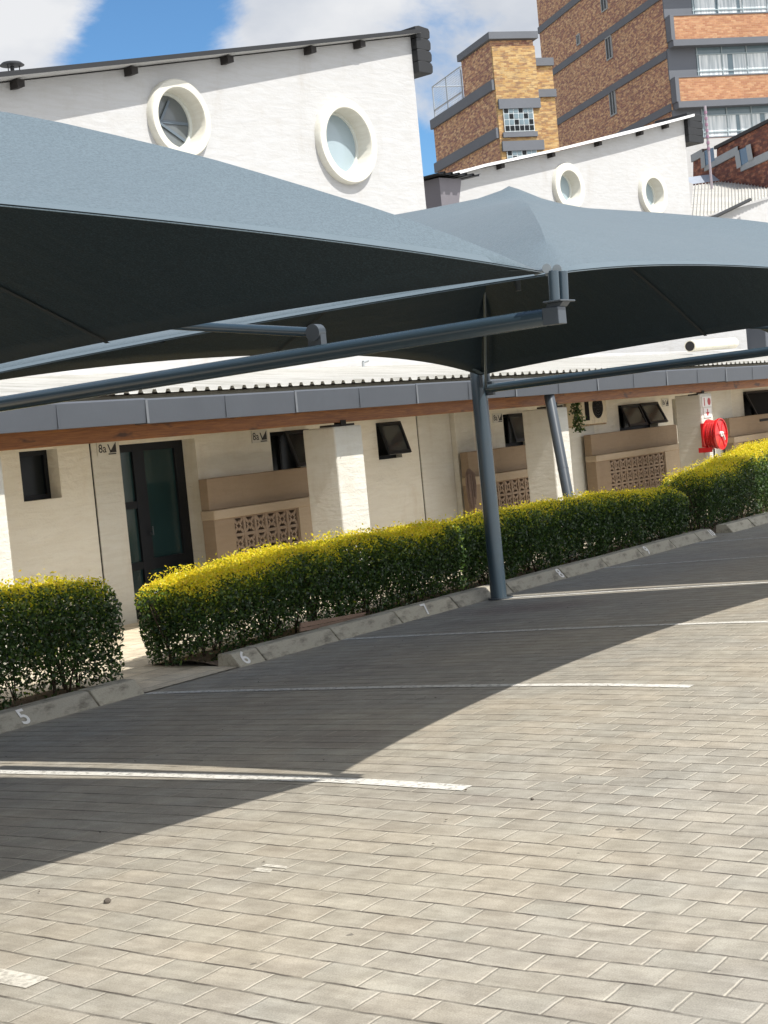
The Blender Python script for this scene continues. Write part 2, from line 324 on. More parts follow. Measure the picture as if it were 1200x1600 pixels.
    mcol = t.math('MULTIPLY', t.math('SUBTRACT', 1.0, t.ramp(dy, .003, .0065)), t.math('ADD', .12, t.math('MULTIPLY', t.math('MULTIPLY', t.ramp(jn2, .40, .58), t.ramp(t.noise(11, 4, .6), .30, .55)), .80)))
    c = t.mix(mcol, c, jl); c = t.mix(mrow, c, jd)
    t.put(t.b.inputs['Base Color'], c); t.put(t.b.inputs['Roughness'], t.math('ADD', .52, t.math('MULTIPLY', md_, .2))); t.b.inputs['Specular IOR Level'].default_value = .5
    hh = t.math('MULTIPLY', t.ramp(dx, 0, .010), t.ramp(dy, 0, .008))
    tilt = t.math('ADD', t.math('MULTIPLY', rc.outputs[0], .55), t.math('MULTIPLY', t.math('MULTIPLY', t.math('SUBTRACT', rc.outputs[2], .5), fx), .8))
    h = t.math('ADD', t.math('ADD', hh, tilt), t.math('MULTIPLY', gr, .18))
    t.bump(h, .8, .0045); return t.m, c
PAV, _ = m_pavers('concrete_pavers', .158, .213, (.292, .275, .240), (.332, .300, .244), (.060, .050, .040), (.42, .385, .315))
PATH, _ = m_pavers('path_pavers', .30, .30, (.60, .53, .42), (.66, .58, .45), (.2, .16, .11), (.45, .39, .30), True)
def m_paint(name, col, wear=.5, lo=.42, hi=.6):
    t = NT(name); tr = t.n('ShaderNodeBsdfTransparent'); ms = t.n('ShaderNodeMixShader'); t.b.inputs['Base Color'].default_value = (*col, 1); t.b.inputs['Roughness'].default_value = .6
    f = t.math('MULTIPLY', t.ramp(t.noise(26, 7, .75), lo, hi), wear)
    t.l(f, ms.inputs[0]); t.l(t.b.outputs[0], ms.inputs[1]); t.l(tr.outputs[0], ms.inputs[2]); t.l(ms.outputs[0], t.out.inputs['Surface']); return t.m
WPAINT = m_paint('white_line_paint', (.60, .585, .54), .75, .46, .70)
WWORN = m_paint('worn_line_paint', (.62, .60, .56), .97, .36, .50)
NPAINT = m_paint('number_paint', (.78, .76, .72), .4, .55, .75)
FADED = m_paint('faded_paint', (.56, .53, .46), .6, .35, .7)
def m_kerb():
    t = NT('kerb_concrete'); c = t.mix(t.noise(2.2, 6, .6), (.36, .335, .265), (.47, .435, .345))
    oi = t.n('ShaderNodeObjectInfo'); c = t.mix(1.0, c, t.mix(oi.outputs['Random'], (.86, .86, .88), (1.08, 1.06, 1.03)), 'MULTIPLY')
    c = t.mix(t.math('MULTIPLY', t.ramp(t.noise(4.5, 8, .72, t.scaled(t.pos(), (1, 2, 2))), .46, .68), .75), c, (.085, .072, .052))
    c = t.mix(t.math('MULTIPLY', t.ramp(t.noise(90, 3), .35, .7), .25), c, (.2, .18, .14))
    t.put(t.b.inputs['Base Color'], c); t.b.inputs['Roughness'].default_value = .9; t.bump(t.noise(45, 6, .7), .5, .006); return t.m
KERB = m_kerb()
def m_brick(name, cols, mortar, bw=.23, bh=.086, blotch=(.10, .04, .025), amt=.5, lo=.46, hi=.54, mix_scale=(4, 11)):
    t = NT(name); uv = t.n('ShaderNodeUVMap', uv_map='UVMap').outputs[0]
    sp = t.n('ShaderNodeSeparateXYZ'); t.l(uv, sp.inputs[0])
    yr = t.math('DIVIDE', sp.outputs['Y'], bh); row = t.math('FLOOR', yr); xx = t.math('ADD', t.math('DIVIDE', sp.outputs['X'], bw), t.math('MULTIPLY', t.math('MODULO', t.math('ABSOLUTE', row), 2.0), .5)); colm = t.math('FLOOR', xx)
    cv = t.n('ShaderNodeCombineXYZ'); t.l(row, cv.inputs[0]); t.l(colm, cv.inputs[1]); wn = t.n('ShaderNodeTexWhiteNoise', noise_dimensions='3D'); t.l(cv.outputs[0], wn.inputs['Vector'])
    cr_ = t.n('ShaderNodeValToRGB'); e = cr_.color_ramp.elements; e[0].color = (*cols[0], 1); e[1].color = (*cols[-1], 1); cr_.color_ramp.interpolation = 'CONSTANT'
    for i, cc_ in enumerate(cols[1:-1]): q = e.new((i+1)/len(cols)); q.color = (*cc_, 1)
    e[len(cols)-1].position = (len(cols)-1)/len(cols)
    t.l(wn.outputs['Value'], cr_.inputs['Fac']); c = cr_.outputs[0]
    nv = t.noise(1.0, 3, .6, t.scaled(uv, (mix_scale[0], mix_scale[1], 1)))
    c = t.mix(t.math('MULTIPLY', t.ramp(nv, lo, hi), amt), c, blotch)
    c = t.mix(1.0, c, t.mix(t.noise(.35, 4, .6, uv), (.8, .8, .8), (1.15, 1.12, 1.08)), 'MULTIPLY')
    fx = t.math('FRACT', xx); fy = t.math('FRACT', yr)
    j = t.math('MINIMUM', t.math('MULTIPLY', t.math('MINIMUM', fx, t.math('SUBTRACT', 1., fx)), bw), t.math('MULTIPLY', t.math('MINIMUM', fy, t.math('SUBTRACT', 1., fy)), bh))
    jm = t.math('SUBTRACT', 1.0, t.ramp(j, .003, .009)); c = t.mix(t.math('MULTIPLY', jm, .6), c, mortar)
    t.put(t.b.inputs['Base Color'], c); t.b.inputs['Roughness'].default_value = .85; t.bump(t.math('SUBTRACT', 1.0, jm), .5, .01); return t.m
BRICKT = m_brick('mottled_brown_brick', [(.56, .33, .18), (.42, .21, .13), (.68, .44, .25), (.28, .13, .10), (.57, .33, .18)], (.4, .32, .25), blotch=(.24, .13, .10), amt=.75, lo=.46, hi=.58, mix_scale=(3.8, 12))
BRICKO = m_brick('ochre_brick', [(.42, .26, .10), (.47, .31, .13), (.35, .20, .085), (.50, .35, .16)], (.34, .25, .15), blotch=(.17, .10, .07), amt=.65, lo=.48, hi=.60, mix_scale=(2.6, 10))
BRICKR = m_brick('orange_brick', [(.40, .205, .105), (.46, .245, .13), (.35, .165, .085), (.49, .29, .16)], (.4, .27, .19), blotch=(.36, .17, .10), amt=.5)
BRICKD = m_brick('dark_red_brick', [(.22, .075, .045), (.30, .11, .065), (.15, .05, .04), (.36, .15, .09)], (.13, .08, .06), .23, .10, (.09, .035, .03), .6)

# ------------------------------------------------------------------ ground
def gz(y):
    if y <= 4.6: return 0.0
    if y >= 8.5: return -.13
    return -.13*((y-4.6)/3.9)**1.25
ys = [-300, -120, -40, -12, -3, 0, 2, 3.4, 4.6]+[4.6+.325*i for i in range(1, 12)]+[8.5, 10, 14, 30, 100, 500]
xs = [-400, -120, -40, -12, 0, 4, 8, 12, 16, 22, 30, 50, 100, 250, 700]
g = MB(); g.v = [(x, y, gz(y)) for y in ys for x in xs]; n = len(xs)
g.f = [(j*n+i, j*n+i+1, (j+1)*n+i+1, (j+1)*n+i) for j in range(len(ys)-1) for i in range(n-1)]; g.m = [0]*len(g.f)
tag(g.build('paved_ground', PAV), 'grey concrete block paving of the parking lot', 'ground', kind='structure')
g = MB(); g.quad([(-6, 9.5, -.122), (45, 9.5, -.122), (45, 13.2, -.122), (-6, 13.2, -.122)]); g.quad([(8.64, 8.52, -.122), (9.74, 8.52, -.122), (9.74, 9.5, -.122), (8.64, 9.5, -.122)])
tag(g.build('footpath', PATH, fix=False), 'sunlit pale footpath between hedges and veranda', 'path', kind='structure')
g = MB()
for a, c in ((-2, 8.62), (9.76, 45)):
    N = int((c-a)/.25); rows = []
    for i in range(N+1):
        x = a+(c-a)*i/N; rows.append([(x, 8.74+(9.52-8.74)*j/5, -.125+.035*math.sin(math.pi*j/5)+random.uniform(0, .012)) for j in range(6)])
    for i in range(N):
        for j in range(5): g.quad([rows[i][j], rows[i+1][j], rows[i+1][j+1], rows[i][j+1]])
tag(g.build('planting_bed', SOIL), 'strip of brown soil behind the kerb stones', 'soil', kind='structure')

def strip(x, y0, y1, w, dz=.004, name='painted_line', mat=WPAINT, wob=0.0):
    m = MB(); N = 24; pr = None
    for i in range(N+1):
        y = y0+(y1-y0)*i/N; xx = x+wob*math.sin(i*.7); e = random.uniform(-.002, .002)
        q = ((xx-w/2+e, y, gz(y)+dz), (xx+w/2-e, y, gz(y)+dz))
        if pr: m.quad([pr[0], pr[1], q[1], q[0]])
        pr = q
    return tag(m.build(name, mat, fix=False), None, None, None, 'structure')
BX = [6.07+2.545*k for k in range(-3, 8)]
for i, x in enumerate(BX):
    o = strip(x if i != 2 else 3.40, 3.98, 8.48, .085 if x > 7 else .10, wob=.003, mat=FADED if i == 2 else WPAINT); tag(o, 'white painted bay line on the pavers', 'road marking')

def text_mesh(name, s, size, mat, thick=.0015, xf=None, parent=None, bold=0.0):
    cu = bpy.data.curves.new('glyphs', 'FONT'); cu.body = s; cu.size = size; cu.extrude = thick; cu.align_x = 'CENTER'; cu.align_y = 'CENTER'; cu.offset = bold; cu.resolution_u = 3
    to = bpy.data.objects.new('glyphs', cu); COL.objects.link(to); bpy.context.view_layer.update()
    me = bpy.data.meshes.new_from_object(to.evaluated_get(bpy.context.evaluated_depsgraph_get())); bpy.data.objects.remove(to); bpy.data.curves.remove(cu)
    if xf is not None: me.transform(xf)
    me.materials.clear(); me.materials.append(mat); me.name = name
    o = bpy.data.objects.new(name, me); COL.objects.link(o)
    if parent: o.parent = parent
    return o
# worn bay numbers on the pavers
for s, (px, py), sz in (('5', (905, 1136), .30), ('6', (1186, 1012), .30)):
    p = onz(px, py, gz(onz(px, py)[1])); xf = Matrix.Translation((p[0], p[1], p[2]+.0045))@Matrix.Rotation(math.radians(90), 4, 'Z')@Matrix.Scale(.8, 4, (1, 0, 0))
    o = text_mesh('painted_bay_number', s, sz, WWORN, 0.0, xf); tag(o, 'worn white %s painted on the sunlit pavers' % s, 'road marking', None, 'structure')
m = MB()
for (px, py, w_, h_) in ((412, 1361, .10, .02), (432, 1355, .13, .014)):
    p = onz(px, py); m.quad([(p[0]-h_, p[1]+w_/2, .004), (p[0]-h_, p[1]-w_/2, .004), (p[0]+h_, p[1]-w_/2+.02, .004), (p[0]+h_, p[1]+w_/2, .004)])
tag(m.build('paint_remnant', FADED, fix=False), 'scraps of worn white paint on the pavers', 'road marking', None, 'structure')
# small stones and leaf litter
def pebble(p, r_, label):
    bm = bmesh.new(); bmesh.ops.create_icosphere(bm, subdivisions=2, radius=r_)
    for v in bm.verts: v.co *= random.uniform(.82, 1.15); v.co.z *= .75
    me = bpy.data.meshes.new('pebble'); bm.to_mesh(me); bm.free(); me.materials.append(PEB)
    o = bpy.data.objects.new('pebble', me); COL.objects.link(o); o.location = (p[0], p[1], p[2]+r_*.6); tag(o, label, 'pebble')
PEB = simple('pebble_stone', (.09, .075, .06), .8, 0, .3, 40, .5, 80)
pebble(onz(168, 1411), .014, 'small dark round pebble on the sunlit pavers at lower left')
pebble(onz(832, 1250), .008, 'tiny dark pebble on the sunlit pavers near the end of the nearest bay line')
m = MB()
for i in range(420):
    x = random.uniform(4, 22); y = random.uniform(1.5, 8.45) if i % 3 else random.uniform(7.6, 8.45); a = random.uniform(0, 6.28); s = random.uniform(.004, .011); z = gz(y)+.006
    m.quad([(x+s*math.cos(a+k*1.57)*(.5 if k % 2 else 1), y+s*math.sin(a+k*1.57)*(.5 if k % 2 else 1), z+random.uniform(0, .004)) for k in range(4)])
tag(m.build('leaf_litter', STEM, fix=False), 'tiny dry leaf crumbs scattered over the pavers', 'litter', None, 'stuff')

# ------------------------------------------------------------------ kerb stones
def kerb_stone(x0, x1, num=None, numx=None, label=''):
    xc = (x0+x1)/2; h = (x1-x0)/2-.010
    t = thing('kerb_stone', label, 'kerb stone', (xc, 8.5, -.13), 0, 'kerb stones edging the parking bays')
    prof = [(0.0, -.05), (0.004, .004), (.098, .108), (.115, .113), (.235, .113), (.25, .100), (.255, -.05)]
    MB().prism(prof, -h, h, 'x').build('stone', KERB, t, bevel=.006)
    if num:
        ang = math.atan2(.104, .094); nx = numx-xc
        xf = Matrix.Translation((nx, .051-.0035, .056+.0035))@Matrix.Rotation(ang, 4, 'X')
        text_mesh('painted_number', num, .185 if len(num) < 2 else .15, NPAINT, .0005, xf, t, .0028)
    t.rotation_euler = (random.uniform(-.012, .012), random.uniform(-.006, .006), random.uniform(-.004, .004))
    return t
def kx(px, py): return onz(px, py, -.13)[0]
ja = onz(141, 1103, -.13)[0]; n5 = onz(32, 1132, -.13)[0]
kerb_stone(ja-1.98, ja-.99, None, None, 'kerb stone at the far left edge, left of the one marked 5') if False else None
kerb_stone(ja-1.02, ja, '5', n5-.02, 'kerb stone with a white painted 5, in front of the left hedge')
kerb_stone(ja, 8.62, None, None, 'last kerb stone before the gap between the two hedges')
edges = [9.74, 10.08, 11.12, 12.13, 13.13, 14.22, 15.4, 16.42, 17.38, 18.32, 19.1, 19.62]
nums = {0: ('6', 9.86), 3: ('7', None), 5: ('8', None), 8: ('9', None), 10: ('10', None)}
labs = ['short kerb stone with a white painted 6 at the start of the long hedge', 'plain kerb stone directly right of the short one marked 6', 'plain kerb stone just left of the one marked 7', 'kerb stone with a worn white seven, nearest numbered one left of the steel post',
        'kerb stone directly behind the foot of the steel post', 'kerb stone with a white eight, nearest numbered one right of the steel post', 'stained kerb stone directly right of the one marked 8', 'stained kerb stone just left of the one marked 9', 'kerb stone with a faint nine near the right end of the long hedge', 'kerb stone just left of the short one marked 10', 'short kerb stone with a painted 10 at the end of the row']
px_num = {3: (650, 962), 5: (845, 905), 8: (998, 868), 10: (1112, 840)}
for i in range(11):
    nm = nums.get(i); numx = None
    if nm: numx = nm[1] if nm[1] else onz(*px_num[i], -.13)[0]
    if numx: numx = min(max(numx, edges[i]+.06), edges[i+1]-.07)
    kerb_stone(edges[i], edges[i+1], nm[0] if nm else None, numx, labs[i])
kerb_stone(20.15, 20.95, None, None, 'kerb stone past the gap at the right, first in front of the tall hedge')
kerb_stone(20.95, 22.0, None, None, 'kerb stone at the right edge of the photo, second past the gap')

# ------------------------------------------------------------------ hedges
def leaves(P, size, nrm=None, bias=.5):
    n = len(P); a = RNG.normal(size=(n, 3)); a /= np.linalg.norm(a, axis=1)[:, None]
    if nrm is not None: a = a*(1-bias)+nrm*bias; a /= np.linalg.norm(a, axis=1)[:, None]
    t = RNG.normal(size=(n, 3)); t -= (t*a).sum(1)[:, None]*a; t /= np.linalg.norm(t, axis=1)[:, None]; b_ = np.cross(a, t)
    s = size*RNG.uniform(.65, 1.25, n)[:, None]
    V = np.stack([P-t*s*.5, P-b_*s*.27+t*s*.02+a*s*.07, P+t*s*.55, P+b_*s*.27+t*s*.02+a*s*.07], 1)
    return V.reshape(-1, 3)
def leaf_mesh(name, V, mat, parent):
    n = len(V)//4; me = bpy.data.meshes.new(name); me.vertices.add(len(V)); me.vertices.foreach_set('co', V.ravel())
    me.loops.add(len(V)); me.polygons.add(n); me.loops.foreach_set('vertex_index', np.arange(len(V))); me.polygons.foreach_set('loop_start', np.arange(0, len(V), 4)); me.update(); me.validate()
    me.materials.append(mat); o = bpy.data.objects.new(name, me); COL.objects.link(o)
    if parent: o.parent = parent
    return o
def vnoise(P, sc, seed):
    r_ = np.random.default_rng(seed); out = np.zeros(len(P))
    for k in range(7):
        d = r_.normal(size=3)*sc*(1+.35*k); out += np.sin(P@d+r_.uniform(0, 6.28))/(1+.25*k)
    return out/3.2
def hedge(x0, x1, y0, y1, tops, label, n_leaf, seed, gap=.5, ycap=((0, .05), (50, .05))):
    t = thing('hedge', label, 'hedge', ((x0+x1)/2, (y0+y1)/2, -.13)); c = np.array([(x0+x1)/2, (y0+y1)/2, -.13])
    tx = np.array([a for a, _ in tops]); tz = np.array([b_ for _, b_ in tops]); n = n_leaf*5
    U = RNG.uniform(-1, 1, (n, 3)); X = x0+(x1-x0)*(U[:, 0]+1)/2; er = .45
    ex = np.maximum(0, np.maximum(x0+er-X, X-(x1-er)))/er
    bul = lambda x_: .045*np.abs(np.sin(x_*2.35+seed))+.03*np.sin(x_*1.1+seed*2)-.03; top = np.interp(X, tx, tz)+bul(X); zb = -.10; Z0 = zb+(top-zb)*(U[:, 2]+1)/2; Yc = (y0+y1)/2+(y1-y0)/2*U[:, 1]
    P = np.stack([X, Yc, Z0], 1); lump = vnoise(P, 2.3, seed)*.09+vnoise(P, 7, seed+1)*.06
    zz = np.where(U[:, 2] > 0, U[:, 2], U[:, 2]*.55)                       # flatter underside
    nar = 1-.16*np.clip(-U[:, 2], 0, 1)
    d = (np.abs(U[:, 1]/nar)**4.5+np.abs(zz)**6+ex**4)**(1/4.5)-lump
    dep = 1.0-d                                                            # depth below skin, in half-widths
    acc = np.where(dep < 0, 0, np.where(dep < .28, .95, .16))
    h = (Z0-zb)/(top-zb)
    thin = vnoise(P, 6.5, seed+2)
    acc = acc*np.where(h < gap, np.clip(.24+.9*(h/gap)**1.6+thin*.6, .03, 1), 1)
    acc = acc*np.where((thin > .75) & (h < .8), .35, 1)
    k = RNG.uniform(size=n) < acc; P = P[k]; dep = dep[k]; h = h[k]; U_ = U[k]; P = P[:int(n_leaf*1.15)]; dep = dep[:len(P)]; h = h[:len(P)]; U_ = U_[:len(P)]
    toplev = np.interp(P[:, 0], tx, tz)+bul(P[:, 0])
    N = np.stack([np.zeros(len(P)), np.sign(U_[:, 1])*np.abs(U_[:, 1])**5, np.abs(U_[:, 2])**6*np.sign(U_[:, 2])], 1)+1e-3
    N /= np.linalg.norm(N, axis=1)[:, None]
    q = toplev-P[:, 2]-np.abs(U_[:, 1])**4*.02+vnoise(P, 9, seed+5)*.03+RNG.normal(0, .015, len(P))
    yth = np.interp(P[:, 0], *zip(*ycap))+.045*vnoise(P*np.array([1, 1, .2]), 2.1, seed+31)+.06*np.exp(-np.abs(P[:, 0]-9.9)/.4); rr_ = RNG.uniform(size=len(P)); yel = (q < yth) | ((q < yth+.07) & (rr_ < .28)); lime = (~yel) & ((q < yth+.10) & (rr_ < .8) | (q < yth+.20) & (rr_ < .35) | (rr_ < .03)); gr = ~(yel | lime)
    extra = RNG.uniform(0, 1, (int(900*(x1-x0)), 2)); ex_ = x0+.1+(x1-x0-.2)*extra[:, 0]; ey = y0+.08+(y1-y0-.16)*extra[:, 1]
    E = np.stack([ex_, ey, np.interp(ex_, tx, tz)+bul(ex_)+RNG.uniform(-.06, .035, len(ex_))+.05*(RNG.uniform(size=len(ex_)) < .03)+vnoise(np.stack([ex_, ey, ey*0], 1), 9, seed+8)*.02], 1)
    endd = np.minimum(ex_-x0, x1-ex_); E[:, 2] -= np.clip(.30-endd, 0, 1)**2*2.2
    leaf_mesh('foliage', leaves(P[gr]-c, .037, N[gr], .35), LEAF, t)
    leaf_mesh('lime_foliage', leaves(P[lime]-c, .032, N[lime], .3), LEAFM, t)
    up = np.tile([0, 0, 1.], (len(E), 1))
    leaf_mesh('new_growth', np.concatenate([leaves(P[yel]-c, .030, N[yel], .3), leaves(E-c, .027, up, .1)]), LEAFY, t)
    m = MB(); rs = random.Random(seed); x = x0+.12
    while x < x1-.1:
        y = rs.uniform(y0+.22, y1-.22); p = Vector((x, y, -.13)); zt = float(np.interp(x, tx, tz)); hh = zt*.75+.1; r_ = rs.uniform(.006, .013)
        for s_ in range(rs.randint(2, 3)):
            q_ = p.copy(); dr = Vector((rs.uniform(-.32, .32), rs.uniform(-.25, .25), 1)).normalized(); rr = r_
            for k_ in range(5):
                e_ = q_+dr*hh/5; dr = (dr+Vector((rs.uniform(-.22, .22), rs.uniform(-.2, .2), .1))).normalized(); m.tube(q_-Vector(c), e_-Vector(c), rr, rr*.8, 6, False); q_ = e_; rr *= .8
                if k_ > 1 or rs.random() < .5:
                    f_ = q_+Vector((rs.uniform(-.14, .14), rs.uniform(-.14, .14), rs.uniform(.05, .18))); m.tube(q_-Vector(c), f_-Vector(c), rr*.55, rr*.3, 4, False)
        x += rs.uniform(.10, .2)
    m.build('stems', STEM, t, fix=False)
    return t
hedge(5.0, 8.85, 8.82, 9.62, [(5, .77), (7.5, .77), (8.3, .78), (8.85, .75)], 'left clipped hedge with yellow new leaves, left of the gap', 56000, 21, .45, ((5, .045), (8.85, .025)))
hedge(9.62, 19.75, 8.84, 9.64, [(9.6, .60), (10.2, .68), (11.4, .68), (13, .67), (15.3, .69), (17.5, .62), (19.7, .54)], 'long clipped hedge behind the steel post, right of the gap', 140000, 35, .42, ((9.6, .055), (11.5, .04), (14, .018), (19.7, .005)))
hedge(20.15, 27.0, 8.80, 9.68, [(20.15, .68), (20.8, .76), (22.5, .86), (24, .95), (27, 1.0)], 'taller clipped hedge at the right, in front of the fire hose reel', 80000, 57, .3, ((20, .045), (27, .07)))
# bundle of old laths lying behind the kerb
bl = onz(485, 972, -.05)
t = thing('lath_bundle', 'bundle of weathered wooden slats lying behind the kerb under the long hedge', 'wood', (11.35, 8.80, -.02))
LATH = simple('weathered_lath', (.26, .17, .12), .8, 0, .3, 8, .4, 40)
for i in range(5):
    a = Vector((-.42+i*.03, .02*i, .012*i+random.uniform(0, .012))); MB().tube(a, a+Vector((.95+random.uniform(-.1, .1), .03*random.uniform(-1, 1), -.03-.004*i)), .011, n=4).build('slat', LATH, t)

# ------------------------------------------------------------------ shade sails
def sail_points(xa, xb, drop=0, N=44):
    yf, yr = 3.30, 8.32; zf, zr = 2.315, 2.17; e = .07
    cor = {(0, 0): (xa+e, yf, zf-drop), (1, 0): (xb-e, yf, zf), (0, 1): (xa+e, yr, zr-drop), (1, 1): (xb-e, yr, zr)}
    pk = np.array([(xa+xb)/2, 5.65, 3.36]); n = N+1; idx = lambda i, j: j*n+i; fixed = {}
    for (a, b_), p in cor.items(): fixed[idx(a*N, b_*N)] = np.array(p)
    fixed[idx(N//2, N//2)] = pk
    for di, dj in ((1, 0), (-1, 0), (0, 1), (0, -1)): fixed[idx(N//2+di, N//2+dj)] = pk+np.array([di*.10, dj*.08, -.035])
    for di, dj in ((1, 1), (-1, 1), (1, -1), (-1, -1)): fixed[idx(N//2+di, N//2+dj)] = pk+np.array([di*.10, dj*.08, -.06])
    A = np.zeros((n*n, n*n)); B = np.zeros((n*n, 3))
    def con(a, b_, q): A[a, a] += q; A[b_, b_] += q; A[a, b_] -= q; A[b_, a] -= q
    for j in range(n):
        for i in range(n):
            if i < N: con(idx(i, j), idx(i+1, j), QE if j in (0, N) else .75)
            if j < N: con(idx(i, j), idx(i, j+1), QS if i in (0, N) else 1.15)
            if i < N and j < N:
                if i == j: con(idx(i, j), idx(i+1, j+1), QD)
                if i+j+1 == N: con(idx(i+1, j), idx(i, j+1), QD)
    prf = {'fr': ([0, .085, .15, .224, .284, .34, .4, .45, .507, .63, .76, .88, .94, .97, 1], [2.315, 2.478, 2.587, 2.694, 2.778, 2.854, 2.92, 2.977, 3.03, 3.089, 3.146, 3.19, 3.225, 3.286, 3.355]),
           'fl': ([0, .07, .226, .457, .63, .76, .88, .95, 1], [2.315, 2.40, 2.645, 2.90, 3.03, 3.11, 3.18, 3.26, 3.355]),
           'r': ([0, .1, .2, .3, .45, .6, .8, .92, 1], [2.17, 2.38, 2.62, 2.80, 3.0, 3.10, 3.19, 3.26, 3.355])}
    def smooth(p):
        u_ = np.linspace(-.2, 1.2, 281); v_ = np.interp(u_, *p); v_ = np.where(u_ < 0, 2*p[1][0]-np.interp(-u_, *p), v_); ker = np.hanning(25); ker /= ker.sum(); return (u_, np.convolve(v_, ker, 'same'))
    prf = {k: smooth(v) for k, v in prf.items()}
    for k_ in range(1, N//2-1):
        s_ = k_/(N/2)
        for (a, b_), nm in (((0, 0), 'fl'), ((1, 0), 'fr'), ((0, 1), 'r'), ((1, 1), 'r')):
            c_ = np.array(cor[(a, b_)]); p = c_*(1-s_)+pk*s_; p[2] = np.interp(s_, *prf[nm]); i = k_ if a == 0 else N-k_; j = k_ if b_ == 0 else N-k_; fixed[idx(i, j)] = p
    for k_, p in fixed.items(): A[k_, :] = 0; A[k_, k_] = 1; B[k_] = p
    return np.linalg.solve(A, B).reshape(n, n, 3), pk
QE, QS, QD = 70, 220, 1.0
def shade_sail(xa, xb, label, up=0):
    P, pk = sail_points(xa, xb); P = P+np.array([0, 0, up]); pk = pk+np.array([0, 0, up]); n = P.shape[0]; N = n-1; c = np.array([(xa+xb)/2, 5.8, 2.2])
    t = thing('shade_sail', label, 'shade sail', tuple(c), 0, 'shade sails over the parking bays'); P = P-c
    m = MB(); m.v = [tuple(p) for p in P.reshape(-1, 3)]; m.f = []
    for j in range(N):
        for i in range(N):
            a, b_, c2, d = j*n+i, j*n+i+1, (j+1)*n+i+1, (j+1)*n+i
            m.f += [(a, b_, c2), (a, c2, d)] if (i < N//2) == (j < N//2) else [(a, b_, d), (b_, c2, d)]
    m.m = [0]*len(m.f)
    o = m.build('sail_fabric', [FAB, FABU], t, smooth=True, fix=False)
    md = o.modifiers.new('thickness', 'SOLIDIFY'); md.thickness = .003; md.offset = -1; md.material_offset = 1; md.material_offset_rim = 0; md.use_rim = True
    def ribbon(path, width_dir, w, off, name, mat):
        mm = MB(); L = []
        for k_ in range(len(path)):
            p = path[k_]; wd = width_dir[k_]; wd = wd/np.linalg.norm(wd); L.append((p+off, p+wd*w+off))
        for k_ in range(len(L)-1): mm.quad([L[k_][0], L[k_+1][0], L[k_+1][1], L[k_][1]])
        return mm.build(name, mat, t, smooth=True)
    for path, wd in ((P[0], P[2]-P[0]), (P[N], P[N-2]-P[N]), (P[:, 0], P[:, 2]-P[:, 0]), (P[:, N], P[:, N-2]-P[:, N])):
        ribbon(path, wd, .055, np.array([0, 0, .006]), 'hem', FABH)
    for path in (P[:N//2+1, N//2], P[N//2:, N//2], P[N//2, :N//2+1], P[N//2, N//2:]):
        wd = np.tile(np.array([.0, 1., 0]) if abs(path[0][1]-path[-1][1]) < 1 else np.array([1., 0, 0]), (len(path), 1)); ribbon(path-wd*.016, wd, .032, np.array([0, 0, -.011]), 'seam', SEAM)
    m = MB(); m.tube(pk-c+np.array([0, 0, -.20]), pk-c+np.array([0, 0, -.09]), .10, .06, 20); m.build('peak_disc', STEELD, t)
    m = MB(); m.tube(pk-c+np.array([0, 0, -.16]), pk-c+np.array([0, 0, -.75]), .022, n=10); m.build('peak_prop', STEELD, t)
    return t
PX = [6.07-3*2.545, 6.07, 6.07+3*2.545, 21.9]
shade_sail(PX[0], PX[1], 'nearest blue-grey shade sail, filling the upper left')
shade_sail(PX[1], PX[2], 'middle blue-grey shade sail whose pointed peak stands before the white buildings')
shade_sail(PX[2], PX[3], 'farthest blue-grey shade sail, beyond the post at the right', .34)
